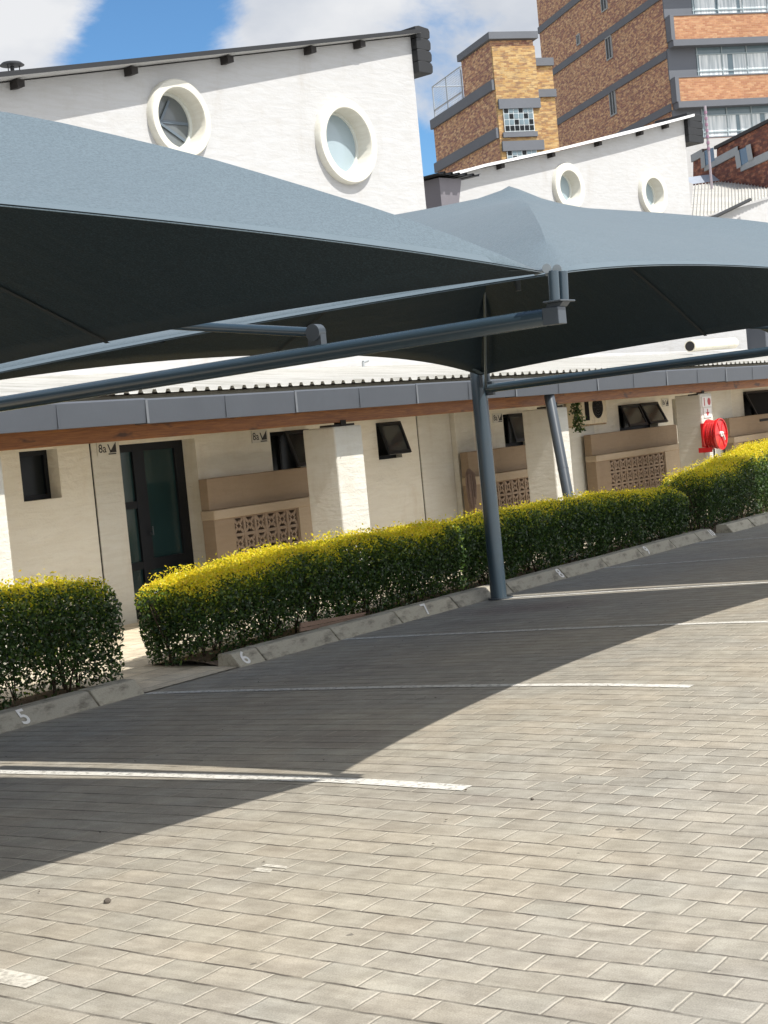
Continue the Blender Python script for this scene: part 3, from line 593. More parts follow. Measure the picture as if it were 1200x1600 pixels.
# ------------------------------------------------------------------ steel posts with cantilever arms
def steel_post(px, label):
    t = thing('sail_post', label, 'steel post', (px, 8.36, -.12), 0, 'steel posts carrying the shade sails'); o_ = np.array([px, 8.36, -.12])
    m = MB(); m.tube((-.035, 0, -.02), (0, .03, 2.40), .084, .080, 32); m.build('pole', STEEL, t, smooth=True)
    m = MB(); m.tube((0, 0, -.0), (0, 0, .014), .13, n=24); m.build('base_plate', STEELD, t)
    a = Vector((.02, -.06, 2.150)); b_ = Vector((0, -5.02, 2.248))
    m = MB(); m.tube(a, b_, .045, .040, 24); m.build('arm', STEEL, t, smooth=True)
    m = MB(); m.box(.0, .05, -.13, -.04, 2.08, 2.22); m.tube((.025, -.12, 2.15), (.025, -.05, 2.15), .05, n=12); m.build('arm_bracket', STEELD, t, bevel=.004)
    m = MB(); m.box(-.036, .036, -5.10, -5.02, 2.21, 2.285); m.box(-.05, .085, -5.125, -5.035, 2.305, 2.313)
    m.prism([(-5.10, 2.285), (-5.03, 2.285), (-5.04, 2.305), (-5.12, 2.305)], -.02, .05, 'x'); m.build('tip_plate', STEELD, t, bevel=.003)
    for sx in (-.022, .058):
        m = MB(); m.tube((sx, -5.08, 2.313), (sx*1.05, -5.085, 2.44), .024, .024, 20); m.build('corner_stub', STEEL, t, smooth=True)
    for sx in (-.03, .062):
        m = MB(); m.tube((sx-.02, -5.07, 2.452), (sx+.02, -5.05, 2.455), .020, n=14); m.tube((sx, -5.06, 2.45), (sx*1.1, -5.0, 2.44), .010, n=8); m.build('shackle', GALV, t, smooth=True)
    for sx in (-.07, .07):
        m = MB(); m.tube((sx, -.05, 2.17), (sx, -.05, 2.33), .018, n=10); m.tube((sx, -.05, 2.18), (0, -.02, 2.18), .014, n=8); m.build('corner_pin', STEELD, t)
    m = MB(); m.tube((-.01, -3.74, 2.325), (.045, -3.74, 2.325), .042, n=16); m.box(0, .045, -3.78, -3.70, 2.24, 2.325); m.build('strut_lug', STEELD, t, smooth=True)
    p = onx(345, 512, 6.12)-np.array([6.07, 8.36, -.12]); s0 = Vector((.03, -3.74, 2.325)); d = (Vector(p)-s0).normalized()
    m = MB(); m.tube(s0, s0+d*1.15, .024, n=16); m.build('strut', STEEL, t, smooth=True)
    return t
steel_post(PX[1], 'long tapered steel arm crossing the left half, its post out of frame')
steel_post(PX[2], 'blue-grey steel post standing at the kerb between the 7 and the 8')
steel_post(PX[0], 'sail post out of frame at the far left'); steel_post(PX[3], 'sail post at the far right edge beyond the tall hedge')
pt = bpy.data.objects['sail_post.001']
q = Vector(ony(757, 448, 7.35))-Vector(pt.location)
m = MB(); m.tube((.0, -.05, 2.15), q, .014, n=10); m.build('prop_rod', GALV, pt)

# ------------------------------------------------------------------ veranda building
YG, YP, YW = 10.35, 10.70, 12.15
GND = -.13
def wall_holes(m, x0, x1, z0, z1, y0, y1, holes, mi=0):    # wall slab with rectangular openings
    xs_ = sorted(set([x0, x1]+[h[i] for h in holes for i in (0, 1)])); zs_ = sorted(set([z0, z1]+[h[i] for h in holes for i in (2, 3)]))
    def solid(i, j):
        if i < 0 or j < 0 or i >= len(xs_)-1 or j >= len(zs_)-1: return False
        cx, cz = (xs_[i]+xs_[i+1])/2, (zs_[j]+zs_[j+1])/2
        return not any(h[0] < cx < h[1] and h[2] < cz < h[3] for h in holes)
    for i in range(len(xs_)-1):
        for j in range(len(zs_)-1):
            if not solid(i, j): continue
            a, b_, c, d = xs_[i], xs_[i+1], zs_[j], zs_[j+1]
            m.quad([(a, y0, c), (b_, y0, c), (b_, y0, d), (a, y0, d)], mi); m.quad([(a, y1, c), (b_, y1, c), (b_, y1, d), (a, y1, d)], mi)
            if not solid(i-1, j): m.quad([(a, y0, c), (a, y1, c), (a, y1, d), (a, y0, d)], mi)
            if not solid(i+1, j): m.quad([(b_, y0, c), (b_, y1, c), (b_, y1, d), (b_, y0, d)], mi)
            if not solid(i, j-1): m.quad([(a, y0, c), (b_, y0, c), (b_, y1, c), (a, y1, c)], mi)
            if not solid(i, j+1): m.quad([(a, y0, d), (b_, y0, d), (b_, y1, d), (a, y1, d)], mi)
VB = thing('veranda_building', 'long low cream building with timber-beamed veranda behind the hedges', 'building')
def rect(pxs, y):                                          # average axis-aligned rectangle from 4 measured corners
    q = [ony(a, c, y) for a, c in pxs]; return ((q[0][0]+q[3][0])/2, (q[1][0]+q[2][0])/2, (q[2][2]+q[3][2])/2, (q[0][2]+q[1][2])/2)
YI = YW
W1 = rect([(30, 706), (90, 701), (96, 778), (37, 784)], YI)
DR = rect([(186, 694), (307, 686), (320, 872), (204, 890)], YI); DR = (DR[0], DR[1], GND, DR[3])
W2 = rect([(421, 675), (479, 671), (487, 738), (428, 742)], YI)
W3 = rect([(587, 661), (622, 658), (630, 715), (592, 718)], YI)
W4 = rect([(785, 648), (827, 644), (832, 695), (790, 698)], YI)
W5 = rect([(964, 634), (1024, 628), (1030, 668), (970, 673)], YI)
W6 = rect([(1049, 624), (1060, 623), (1064, 664), (1053, 665)], YI)
W7 = rect([(1160, 612), (1215, 608), (1220, 656), (1165, 660)], YI)
m = MB(); wall_holes(m, 4.0, 44.0, GND, 2.45, YW, YW+.32, [W1, DR, W2, W3, W4, W5, W6, W7])
m.build('wall', CREAM, VB)
m = MB()                                                  # back room, its darkness put into near-black wall and ceiling colour
m.box(4.0, 44.0, YW+2.2, YW+2.3, GND, 2.45); m.box(4.0, 44.0, YW+.33, YW+2.2, 2.40, 2.44); m.build('inner_room', DARKIN, VB)
m = MB(); m.box(4.0, 44.0, YW+.33, YW+2.2, GND+.005, GND+.012); m.build('room_floor', CONC, VB)
# pilasters and wall panels in slightly different paint
def piece(name, mat, *b_, bevel=0): return MB().box(*b_).build(name, mat, VB, bevel=bevel)
j0 = ony(139, 691, YW)[0]
piece('pilaster', CREAM2, j0+.012, DR[0]-.003, YW-.012, YW, GND, 2.2)
a1 = ony(650, 650, YW)[0]; a2 = ony(700, 648, YW)[0]; a3 = ony(733, 700, YW)[0]
piece('pilaster', CREAM2, a1, a2, YW-.02, YW, GND, 2.2, bevel=.01); piece('pilaster', CREAM2, a2+.004, a3, YW-.10, YW, GND, 2.2, bevel=.01)
b1 = ony(893, 690, YW)[0]; b2 = ony(922, 690, YW)[0]; piece('pilaster', CREAM2, b1-.9, b2, YW-.10, YW, GND, 2.2, bevel=.01)
c1 = ony(1112, 690, YW)[0]; c2 = ony(1141, 690, YW)[0]; piece('pilaster', CREAM2, c1-.6, c2, YW-.10, YW, GND, 2.2, bevel=.01)
piece('movement_joint', RAFT, j0-.006, j0+.008, YW-.004, YW+.01, GND, 2.2); piece('movement_joint', RAFT, a1-.010, a1-.002, YW-.004, YW+.01, GND, 2.2)
# windows
def window(rc_, nv=0, nh=0, glass=GLASSD, depth=.16, name='window', bars=.05):
    x0, x1, z0, z1 = rc_; y = YW+depth; m = MB(); b_ = bars
    m.box(x0, x0+b_, y, y+.05, z0, z1); m.box(x1-b_, x1, y, y+.05, z0, z1); m.box(x0+b_, x1-b_, y+.001, y+.051, z0, z0+b_); m.box(x0+b_, x1-b_, y+.001, y+.051, z1-b_, z1)
    for i in range(nv):
        xx = x0+(x1-x0)*(i+1)/(nv+1); m.box(xx-b_*.35, xx+b_*.35, y+.002, y+.048, z0+b_, z1-b_)
    o = m.build(name, BLACKM, VB)
    m = MB(); m.quad([(x0+b_, y+.03, z0+b_), (x1-b_, y+.03, z0+b_), (x1-b_, y+.03, z1-b_), (x0+b_, y+.03, z1-b_)]); m.build('pane', glass, o, fix=False)
    return o
window(W1); window(W2, 1, glass=GLASSD); window(W4, 1); window(W5, 2); window(W6); window(W7, 1); window(W3, glass=DARKIN, depth=.1)
def sash(rc_, ang, glass=GLASSD, ywall=YW):                # open top-hung sash
    x0, x1, z0, z1 = rc_; h = (z1-z0); s_, c_ = math.sin(ang), math.cos(ang); f = lambda x, l_, o_: (x, ywall-.01-l_*s_-o_*c_, z1-l_*c_+o_*s_)
    m = MB(); b_ = .045
    def bar(xa, xb, la, lb):
        q = [f(xa, la, 0), f(xb, la, 0), f(xb, lb, 0), f(xa, lb, 0)]; q2 = [f(xa, la, .03), f(xb, la, .03), f(xb, lb, .03), f(xa, lb, .03)]
        m.quad(q); m.quad(q2)
        for i in range(4): j = (i+1) % 4; m.quad([q[i], q[j], q2[j], q2[i]])
    bar(x0, x0+b_, 0, h); bar(x1-b_, x1, 0, h); bar(x0+b_, x1-b_, 0, b_); bar(x0+b_, x1-b_, h-b_, h)
    o = m.build('window_sash', BLACKM, VB); m = MB(); m.quad([f(x0+b_, b_, .015), f(x1-b_, b_, .015), f(x1-b_, h-b_, .015), f(x0+b_, h-b_, .015)]); m.build('pane', glass, o, fix=False)
sash((W3[0]+.02, W3[1]-.02, W3[2]+.03, W3[3]-.01), math.radians(18), m_glass('sash_glass', (.05, .06, .065), .1))
w5m = (W5[0]+W5[1])/2
PANE2 = m_glass('reflecting_glass', (.05, .055, .055), .15, spec=.3)
sash((W5[0]+.03, w5m-.02, W5[2]+.03, W5[3]-.01), math.radians(22), PANE2); sash((w5m+.02, W5[1]-.02, W5[2]+.03, W5[3]-.01), math.radians(26), PANE2)
sash((W2[0]+.25, W2[1]-.02, W2[2]+.05, W2[3]-.01), math.radians(20), GLASSD); sash((W4[0]+.1, W4[1]-.02, W4[2]+.05, W4[3]-.01), math.radians(14), PANE2)
sash((W7[0]+.03, W7[1]+.3, W7[2]-.05, W7[3]-.01), math.radians(24), DARKIN)
# glazed door set
x0, x1, z0, z1 = DR; y = YW+.20
door = MB(); fr = .085; xm = x0+(x1-x0)*.37
for a, c in ((x0, x0+fr*.7), (xm-fr*.6, xm+fr*.7), (x1-fr, x1)): door.box(a, c, y, y+.06, GND, z1)
for a, c in ((x0+fr*.7, xm-fr*.6), (xm+fr*.7, x1-fr)):
    door.box(a, c, y+.001, y+.061, z1-fr, z1); door.box(a, c, y+.001, y+.061, GND, GND+.12)
door.box(x0+fr*.7, xm-fr*.6, y+.002, y+.058, 1.10, 1.18); door.box(x0+fr*.7, xm-fr*.6, y+.002, y+.058, .42, .50)
door.box(xm+fr*.7, x1-fr, y+.002, y+.058, .40, .52); door.box(xm+fr*.7, xm+fr*1.5, y+.001, y+.055, .52, z1-fr); door.box(x1-fr*1.7, x1-fr, y+.001, y+.055, .52, z1-fr)
do = door.build('door', BLACKM, VB)
m = MB(); m.quad([(x0, y+.03, GND+.1), (x1, y+.03, GND+.1), (x1, y+.03, z1-.05), (x0, y+.03, z1-.05)]); m.build('glass', GLASSG, do, fix=False)
m = MB(); m.tube((xm+.10, y-.05, .78), (xm+.10, y-.05, .88), .008, n=8); m.tube((xm+.10, y-.05, .8), (xm+.10, y, .8), .01, n=6); m.build('handle', STEELD, do)
# brown service screens with breeze blocks
def breeze(m, x0, x1, z0, z1, y0, y1, s=.205):
    nx = max(1, round((x1-x0)/s)); nz = max(1, round((z1-z0)/s)); sx = (x1-x0)/nx; sz = (z1-z0)/nz; b_ = .018
    for i in range(nx+1): m.box(x0+i*sx-b_, x0+i*sx+b_, y0, y1, z0, z1)
    for j in range(nz+1): m.box(x0, x1, y0+.003, y1-.003, z0+j*sz-b_, z0+j*sz+b_)
    for i in range(nx):
        for j in range(nz):
            cx, cz = x0+(i+.5)*sx, z0+(j+.5)*sz; r_ = .30*sx; w_ = .20*sx*.45
            P4 = [(cx-r_, cz), (cx, cz+r_), (cx+r_, cz), (cx, cz-r_)]; Q4 = [(cx-r_+w_*1.5, cz), (cx, cz+r_-w_*1.5), (cx+r_-w_*1.5, cz), (cx, cz-r_+w_*1.5)]
            for k_ in range(4):
                l_ = (k_+1) % 4; m.prism([P4[k_], P4[l_], Q4[l_], Q4[k_]], y0+.006, y1-.006)
            for dx_, dz_ in ((1, 1), (1, -1), (-1, 1), (-1, -1)):
                ax, az = cx+dx_*r_*.5, cz+dz_*r_*.5; ex_, ez = cx+dx_*sx*.46, cz+dz_*sz*.46; m.prism([(ax-dz_*.012, az+dx_*.012), (ax+dz_*.012, az-dx_*.012), (ex_+dz_*.012, ez-dx_*.012), (ex_-dz_*.012, ez+dx_*.012)], y0+.009, y1-.009)
def screen(xa, xb, ztop, zledge, zbot_l, bx0, bx1, zb):
    y0, y1 = YW-.34, YW-.16
    m = MB(); m.box(xa, xb, y0+.05, y1, zledge, ztop); o = m.build('service_screen', BROWN, VB, bevel=.008)
    m = MB(); m.box(xa-.02, xb, y0-.03, y1-.002, zbot_l, zledge-.002); m.build('ledge', BROWNL, o, bevel=.01)
    m = MB(); m.box(xa, bx0, y0, y1, GND, zbot_l-.002); m.build('side_panel', BROWN, o)
    if bx1 < xb-.02: m = MB(); m.box(bx1, xb, y0, y1, GND, zbot_l-.002); m.build('side_panel', BROWNL, o)
    m = MB(); breeze(m, bx0, bx1, zb, zbot_l-.004, y0+.02, y1-.03); m.build('breeze_blocks', BLOCK, o)
    m = MB(); m.box(bx0, bx1, y0+.002, y1-.002, GND, zb-.02); m.build('base_panel', BROWN, o)
    m = MB(); m.box(bx0, bx1, y1+.02, y1+.03, zb-.02, zbot_l); m.build('shade_backing', DARKIN, o)  # near-black sheet added for the shade behind the blocks
def zx(px, py, y=YW-.34): q = ony(px, py, y); return q[0], q[2]
P1x0, P1x1 = 14.27, 14.80
P2x0, P2x1 = 19.32, 19.82
P3x0, P3x1 = 24.45, 24.93
xa, zt = zx(328, 748); _, zl = zx(331, 798); _, zb_ = zx(333, 813); bx0, _ = zx(366, 812); bx1, _ = zx(468, 808)
screen(xa, zx(492, 790)[0], zt, zl, zb_, bx0, bx1, zb_-.63)
xa, zt = zx(735, 706); _, zl = zx(765, 741); _, zb_ = zx(765, 754); bx0, _ = zx(769, 756); bx1, _ = zx(833, 752)
screen(xa, zx(842, 750)[0], zt, zl, zb_, bx0, bx1, zb_-.63)
xa, zt = zx(927, 679); _, zl = zx(929, 712); _, zb_ = zx(929, 722); bx0, _ = zx(953, 722); bx1, _ = zx(1040, 717)
screen(xa, zx(1064, 700)[0], zt, zl, zb_, bx0, bx1, zb_-.63)
xa, zt = zx(1143, 653); _, zl = zx(1145, 683); _, zb_ = zx(1146, 692); bx0, _ = zx(1160, 692); bx1 = bx0+1.25
screen(xa, xa+3, zt, zl, zb_, bx0, bx1, zb_-.63)
# pillars, beam, gutter, roof
for i, (a, c) in enumerate(((8.86, 9.37), (P1x0, P1x1), (P2x0, P2x1), (P3x0, P3x1), (29.6, 30.1), (34.8, 35.3))):
    m = MB(); m.box(a, c, YP, YP+.46, GND, 1.80+(.02 if i == 3 else 0)); o = m.build('pillar', CREAM2, VB, bevel=.018)
    m = MB(); cx = (a+c)/2-.05; m.box(cx-.05, cx+.05, YP+.02, YP+.12, 1.78, 1.87); m.box(cx-.22, cx+.22, YP+.03, YP+.2, 1.802, 1.826); m.build('beam_seat', RAFT, o)
    if i == 1:
        m = MB()
        for (px, py) in ((528, 724), (522, 748)):
            q_ = ony(px, py, YP); m.box(q_[0]-.03, q_[0]+.06, YP-.004, YP, q_[2], q_[2]+.02)
m = MB(); m.box(3.5, 44, YP+.03, YP+.13, 1.845, 2.06); m.build('timber_beam', WOOD, VB, bevel=.006)
m = MB(); m.box(3.5, 44, YP+.131, YP+.16, 2.0, 2.10); m.build('beam_plate', RAFT, VB)
m = MB(); x = 4.3
while x < 44:
    m.box(x-.025, x+.025, YP+.16, YW, 2.0, 2.10); x += .9
m.build('rafters', WOOD, VB)
m = MB(); m.box(3.5, 44, YG+.04, YW+.3, 2.115, 2.125); m.build('ceiling_board', CREAM, VB)
x = 3.6; lens = [2.45, 2.0, 2.1, 1.9, 2.2, 2.0]; k = 0
g0 = ony(228, 640, YG)[0]; x = g0-2*2.28
gt = MB(); STR = simple('pale_strap', (.13, .14, .155), .5, 0, .1, 20)
while x < 44:
    L = 2.28 if k < 3 else 2.32; dz = .004*math.sin(k*2.1)
    prof = [(YG, 1.985+dz), (YG-.012, 2.205+dz), (YG+.008, 2.222+dz), (YG+.012, 2.215+dz), (YG+.012, 2.0+dz), (YG+.15, 2.0+dz), (YG+.15, 2.10+dz), (YG+.165, 2.10+dz), (YG+.165, 1.985+dz)]
    gt.prism(prof, x+.003, x+L-.003, 'x')
    MB().box(x-.016, x+.016, YG-.018, YG-.0125, 1.985, 2.205).build('gutter_strap', STR, VB); gt.box(x+L/2-.006, x+L/2+.006, YG-.0165, YG-.0125, 1.99, 2.205)
    x += L; k += 1
gt.build('gutter', GUT, VB)
def corr(m, x0, x1, y0, z0, y1, z1, pitch, h, thick=.004, kind='ibr'):
    prof = []; x = x0
    while x < x1:
        if kind == 'ibr': prof += [(x, 0), (x+pitch*.58, 0), (x+pitch*.68, h), (x+pitch*.90, h)]
        else: prof += [(x+pitch*i/8, h*.5*(1+math.sin(2*math.pi*i/8))) for i in range(8)]
        x += pitch
    n = len(prof); b_ = len(m.v)
    for (yy_, zz_) in ((y0, z0), (y1, z1)): m.v += [(a, yy_, zz_+c) for a, c in prof]
    for i in range(n-1): m.f.append((b_+i, b_+i+1, b_+n+i+1, b_+n+i)); m.m.append(0)
    e = len(m.v); m.v += [(a, y0, z0+c-thick*1.6) for a, c in prof]
    for i in range(n-1): m.f.append((b_+i, e+i, e+i+1, b_+i+1)); m.m.append(0)
m = MB(); corr(m, 3.5, 44, YG+.035, 2.275, 14.6, 2.275+.47, .19, .036); m.build('roof', ROOFW, VB)
m = MB(); m.box(3.5, 44, YG+.12, YG+.15, 2.13, 2.262); m.build('fascia_board', simple('old_fascia', (.16, .15, .12), .8, 0, .3, 6, .3, 30), VB)
m = MB(); m.box(3.5, 44, 14.6, 14.75, 1.8, 2.84); m.build('parapet', WHITE, VB, bevel=.02)
# ------------------------------------------------------------------ things on and by the veranda
def plate(px, py, w=.30, h=.15, y=YW-.014, ch='8a', label='', cat='sign'):
    q = ony(px, py, y); t = thing('unit_sign', label, cat, (q[0], y, q[2]), 0, 'unit signs beside the doors')
    m = MB(); m.box(-w/2, w/2, -.010, 0, -h/2, h/2); m.build('plate', CREAM2, t)
    xf = Matrix.Translation((-w*.26, -.0105, 0))@Matrix.Rotation(math.pi/2, 4, 'X'); text_mesh('lettering', ch, h*.85, INK, .0006, xf, t, .001)
    m = MB(); m.prism([(w*.08, -h*.3), (w*.42, -h*.3), (w*.42, h*.42)], -.0135, -.0105); m.prism([(w*.0, h*.30), (w*.05, h*.30), (w*.17, -h*.28), (w*.12, -h*.28)], -.0135, -.0105); m.box(w*.02, w*.40, -.0135, -.0105, -h*.44, -h*.36); m.build('emblem', INK, t)
plate(167, 701, .30, .15, label='small black lettered unit sign between the wall joint and the glazed door')
plate(405, 682, .30, .15, YW-.002, label='small black lettered unit sign left of the second window under the beam')
plate(777, 653, .28, .14, YW-.002, label='small black lettered unit sign right of the steel post')
plate(1039, 629, .28, .14, YW-.002, label='small black lettered unit sign left of the fire reel pillar')
# leaning dark pipe in front of the third pillar
a = ony(858, 618, 10.45); c = ony(890, 786, 10.02); d = c-a; c = a+d*((a[2]-GND)/(a[2]-c[2]))
t = thing('leaning_pipe', 'dark painted pipe leaning from the gutter down in front of a white pillar', 'pipe', tuple(c))
m = MB(); m.tube((0, 0, 0), tuple(a-c), .072, n=24); m.build('pipe', STEELD, t, smooth=True)
m = MB(); m.tube(tuple((a-c)*.52), tuple((a-c)*.527), .075, n=24); m.build('collar', STEELD, t)
# fire hose reel and sign on the fourth pillar
rc0 = ony(1126.5, 678, YP-.33); t = thing('fire_hose_reel', 'round red fire hose reel hung on a pillar above the tall hedge', 'hose reel', (rc0[0], YP-.33, rc0[2]))
def ring(m, y, r0, r1, d, n=40):
    for i in range(n):
        a, b_ = 2*math.pi*i/n, 2*math.pi*(i+1)/n
        pr = [(r0, 0), (r1, 0), (r1, d), (r0, d)]
        A = [(p*math.cos(a), y+q_, p*math.sin(a)) for p, q_ in pr]; B = [(p*math.cos(b_), y+q_, p*math.sin(b_)) for p, q_ in pr]
        for k_ in range(4): l_ = (k_+1) % 4; m.quad([A[k_], A[l_], B[l_], B[k_]])
m = MB(); m.tube((0, .005, 0), (0, .012, 0), .245, n=40); ring(m, -.012, .245, .262, .03)
for k_ in range(6):
    a = k_*math.pi/3; m.tube((.06*math.cos(a), .002, .06*math.sin(a)), (.24*math.cos(a), .002, .24*math.sin(a)), .007, n=6)
m.build('front_disc', REDP, t, smooth=True)
m = MB(); m.tube((0, .20, 0), (0, .208, 0), .245, n=40); ring(m, .195, .245, .262, .02); m.build('back_disc', REDP, t, smooth=True)
m = MB()
for k_ in range(7):
    y = .03+k_*.027; rr = .222+.008*math.sin(k_*2)
    pts = [(rr*math.cos(2*math.pi*i/36), y+.027*i/36, rr*math.sin(2*math.pi*i/36)) for i in range(37)]; m.path(pts, .014, 8)
m.build('hose_coil', REDH, t, smooth=True)
m = MB(); m.tube((0, -.02, 0), (0, .33, 0), .045, n=20); m.build('hub', PAPER, t, smooth=True)
m = MB(); m.tube((.05, -.022, -.02), (.09, -.022, -.10), .014, n=8); m.tube((.0, -.021, .0), (.04, -.021, .02), .018, n=8); m.build('valve', PAPER, t)
m = MB(); m.box(-.05, .05, .208, .33, -.20, .20); m.box(-.2, -.16, .10, .33, -.28, -.2); m.build('wall_bracket', REDP, t)
m = MB(); m.path([(-.1, .1, -.24), (-.16, .08, -.36), (-.08, .1, -.44), (.02, .12, -.36)], .016, 8); m.build('nozzle_hose', INK, t)
sc = ony(1101, 634, YP); t = thing('fire_sign', 'white fire hose reel sign with red circle and down arrow above the reel', 'sign', (24.70, YP, sc[2]))
m = MB(); m.box(-.20, .18, -.012, -.002, -.02, .15); m.box(-.16, .14, -.013, -.003, -.20, -.04); m.build('plate', PAPER, t)
m = MB(); m.tube((.075, -.0125, .065), (.075, -.016, .065), .062, n=24); m.box(-.13, -.105, -.016, -.0125, .0, .13); m.prism([(-.09, -.11), (.05, -.11), (-.02, -.18)], -.0165, -.0135); m.box(-.035, -.005, -.0165, -.0135, -.11, -.055); m.build('symbols', REDS, t)
# small painted emblem on the fire pillar side is left as pale plaster scuff
# air conditioner on brackets with a hanging plant
q = ony(930, 648, YW-.45); t = thing('air_conditioner', 'beige air conditioner outdoor unit on wall brackets under the beam', 'air conditioner', (q[0], YW-.45, q[2]))
m = MB(); m.box(-.42, .42, 0, .30, -.14, .42); m.build('casing', ACW, t, bevel=.015)
m = MB()
for rr in (.05, .09, .13, .165): ring(m, -.014, rr-.004, rr+.004, .008, 24)
for k_ in range(8): a = k_*math.pi/4; m.tube((0, -.01, 0), (.17*math.cos(a), -.01, .17*math.sin(a)), .003, n=5)
m.v = [(v[0]+.10, v[1], v[2]+.12) for v in m.v]; m.build('fan_grille', INK, t)
m = MB(); m.tube((.10, -.004, .12), (.10, -.001, .12), .18, n=28); m.box(-.34, -.20, -.004, -.001, -.08, .3); m.build('fan_opening', DARKIN, t)
m = MB()
for sx in (-.3, .3): m.box(sx-.015, sx+.015, -.03, .44, -.17, -.145); m.box(sx-.015, sx+.015, .41, .44, -.42, -.145)
m.build('bracket', BROWNL, t)
q = ony(899, 628, 10.98); t = thing('hanging_plant', 'trailing green plant hanging beside the beige air conditioner', 'plant', tuple(q))
m = MB(); m.tube((0, 0, .02), (0, 0, .10), .05, .07, 12); m.tube((0, 0, .1), (0, 0, .3), .003, n=5); m.build('pot', BROWN, t)
P = np.stack([RNG.normal(0, .04, 520), RNG.normal(0, .04, 520), -RNG.uniform(0, 1, 520)**1.2*.55+.1], 1); P[:, 0] *= (1.2+P[:, 2]*1.5); P[:, 0] += -P[:, 2]*.10
leaf_mesh('foliage', leaves(P, .05), LEAF, t)
# mop standing head up against the wall
q = ony(737, 738, YW-.45); t = thing('mop', 'old string mop standing head up against the wall, left of the steel post', 'mop', (q[0], YW-.45, GND))
hz = q[2]-GND
m = MB(); m.tube((.06, 0, 0), (0, .05, hz), .012, n=8); m.build('handle', WOOD, t)
m = MB()
for k_ in range(70):
    a = random.uniform(0, 6.28); r_ = random.uniform(.02, .085); l_ = random.uniform(.28, .52); x0_, y0_ = r_*math.cos(a), r_*.6*math.sin(a)
    m.path([(x0_*.2, .05+y0_*.2, hz+.05), (x0_*1.1, .03+y0_, hz-.02), (x0_*1.3, .03+y0_*1.1, hz-l_*.5), (x0_*.9, .03+y0_, hz-l_)], .007, 5)
m.build('strands', MOPM, t, fix=False)

# ------------------------------------------------------------------ roof furniture
t = thing('solar_geyser', 'white cylindrical water tank on a low concrete stand on the roof', 'water tank', tuple(ony(1110, 545, 14.0)))
o_ = np.array(ony(1110, 545, 14.0)); ax = ony(1078, 541, 14.0)-o_; bx = ony(1146, 536, 14.3)-o_
m = MB(); m.tube(tuple(ax), tuple(bx), .125, n=28); m.build('tank', TANK, t, smooth=True)
m = MB(); m.tube(tuple(ax-np.array([.012, 0, 0])), tuple(ax-np.array([.002, 0, 0])), .105, n=20); m.build('end_cap', INK, t)
m = MB(); m.box(ax[0], bx[0]-.2, -.05, .28, -.42, -.10); m.build('stand', CONCL, t, bevel=.01)
for i, (px, py, lab) in enumerate(((568, 572, 'small bent white vent pipe on the roof left of the dark dormer'), (1052, 563, 'small bent white vent pipe on the roof left of the white tank'))):
    q = ony(px, py, 13.8); t = thing('vent_pipe', lab, 'pipe', tuple(q), 0, 'bent vent pipes on the veranda roof')
    m = MB(); m.tube((0, 0, -.25), (0, 0, .06), .022, n=12); m.tube((0, 0, .06), (.13, 0, .085), .022, n=12); m.build('pipe', CONCL, t, smooth=True)

# ------------------------------------------------------------------ white buildings with round windows
def poly_wall(m, outer, holes, y0, y1, mi=0):
    for y in (y0, y1):
        L = [[Vector((a, c, 0)) for a, c in outer]]+[[Vector((a, c, 0)) for a, c in h] for h in holes]
        tri = tessellate_polygon(L); flat = [p for l in L for p in l]; b_ = len(m.v); m.v += [(p.x, y, p.y) for p in flat]
        for tr in tri: m.f.append(tuple(b_+i for i in tr)); m.m.append(mi)
    for l in [outer]+holes:
        n = len(l)
        for i in range(n): j = (i+1) % n; m.quad([(l[i][0], y0, l[i][1]), (l[j][0], y0, l[j][1]), (l[j][0], y1, l[j][1]), (l[i][0], y1, l[i][1])], mi)
def circ(cx, cz, r_, n=48): return [(cx+r_*math.cos(2*math.pi*i/n), cz+r_*math.sin(2*math.pi*i/n)) for i in range(n)]
def round_window(parent, cx, cz, ro, ri, inner, pane_m, label=None):
    rw = MB(); n = 56; y0 = -.11
    pr = [(ri, .40), (ri, y0+.02), (ri+.015, y0), (ro-.02, y0), (ro, y0+.025), (ro, .02)]
    for i in range(n):
        a, b_ = 2*math.pi*i/n, 2*math.pi*(i+1)/n
        for k_ in range(len(pr)-1):
            rw.quad([(cx+pr[k_][0]*math.cos(a), pr[k_][1], cz+pr[k_][0]*math.sin(a)), (cx+pr[k_+1][0]*math.cos(a), pr[k_+1][1], cz+pr[k_+1][0]*math.sin(a)), (cx+pr[k_+1][0]*math.cos(b_), pr[k_+1][1], cz+pr[k_+1][0]*math.sin(b_)), (cx+pr[k_][0]*math.cos(b_), pr[k_][1], cz+pr[k_][0]*math.sin(b_))])
    o = rw.build('round_window', TRIM, parent, smooth=True)
    if label: o['label'] = label
    m = MB(); ring(m, .16, ri-.045, ri-.001, .05, 48); m.v = [(v[0]+cx, v[1], v[2]+cz) for v in m.v]; m.build('frame', simple('frame_paint', (.62, .64, .60), .5), o, smooth=True)
    m = MB(); b_ = len(m.v); m.quad([(cx+(ri-.03)*math.cos(2*math.pi*i/40), .19, cz+(ri-.03)*math.sin(2*math.pi*i/40)) for i in range(40)]); m.build('pane', pane_m, o, fix=False)
    if inner: m = MB(); inner(m, cx, cz, ri); m.build('glazing_bar', simple('window_bar', (.10, .13, .16), .5), o)
    return o
PNB = m_glass('pale_reflecting_pane', (.34, .42, .46), .12, .8); PNL = m_glass('grey_reflecting_pane', (.13, .145, .15), .12, .8)
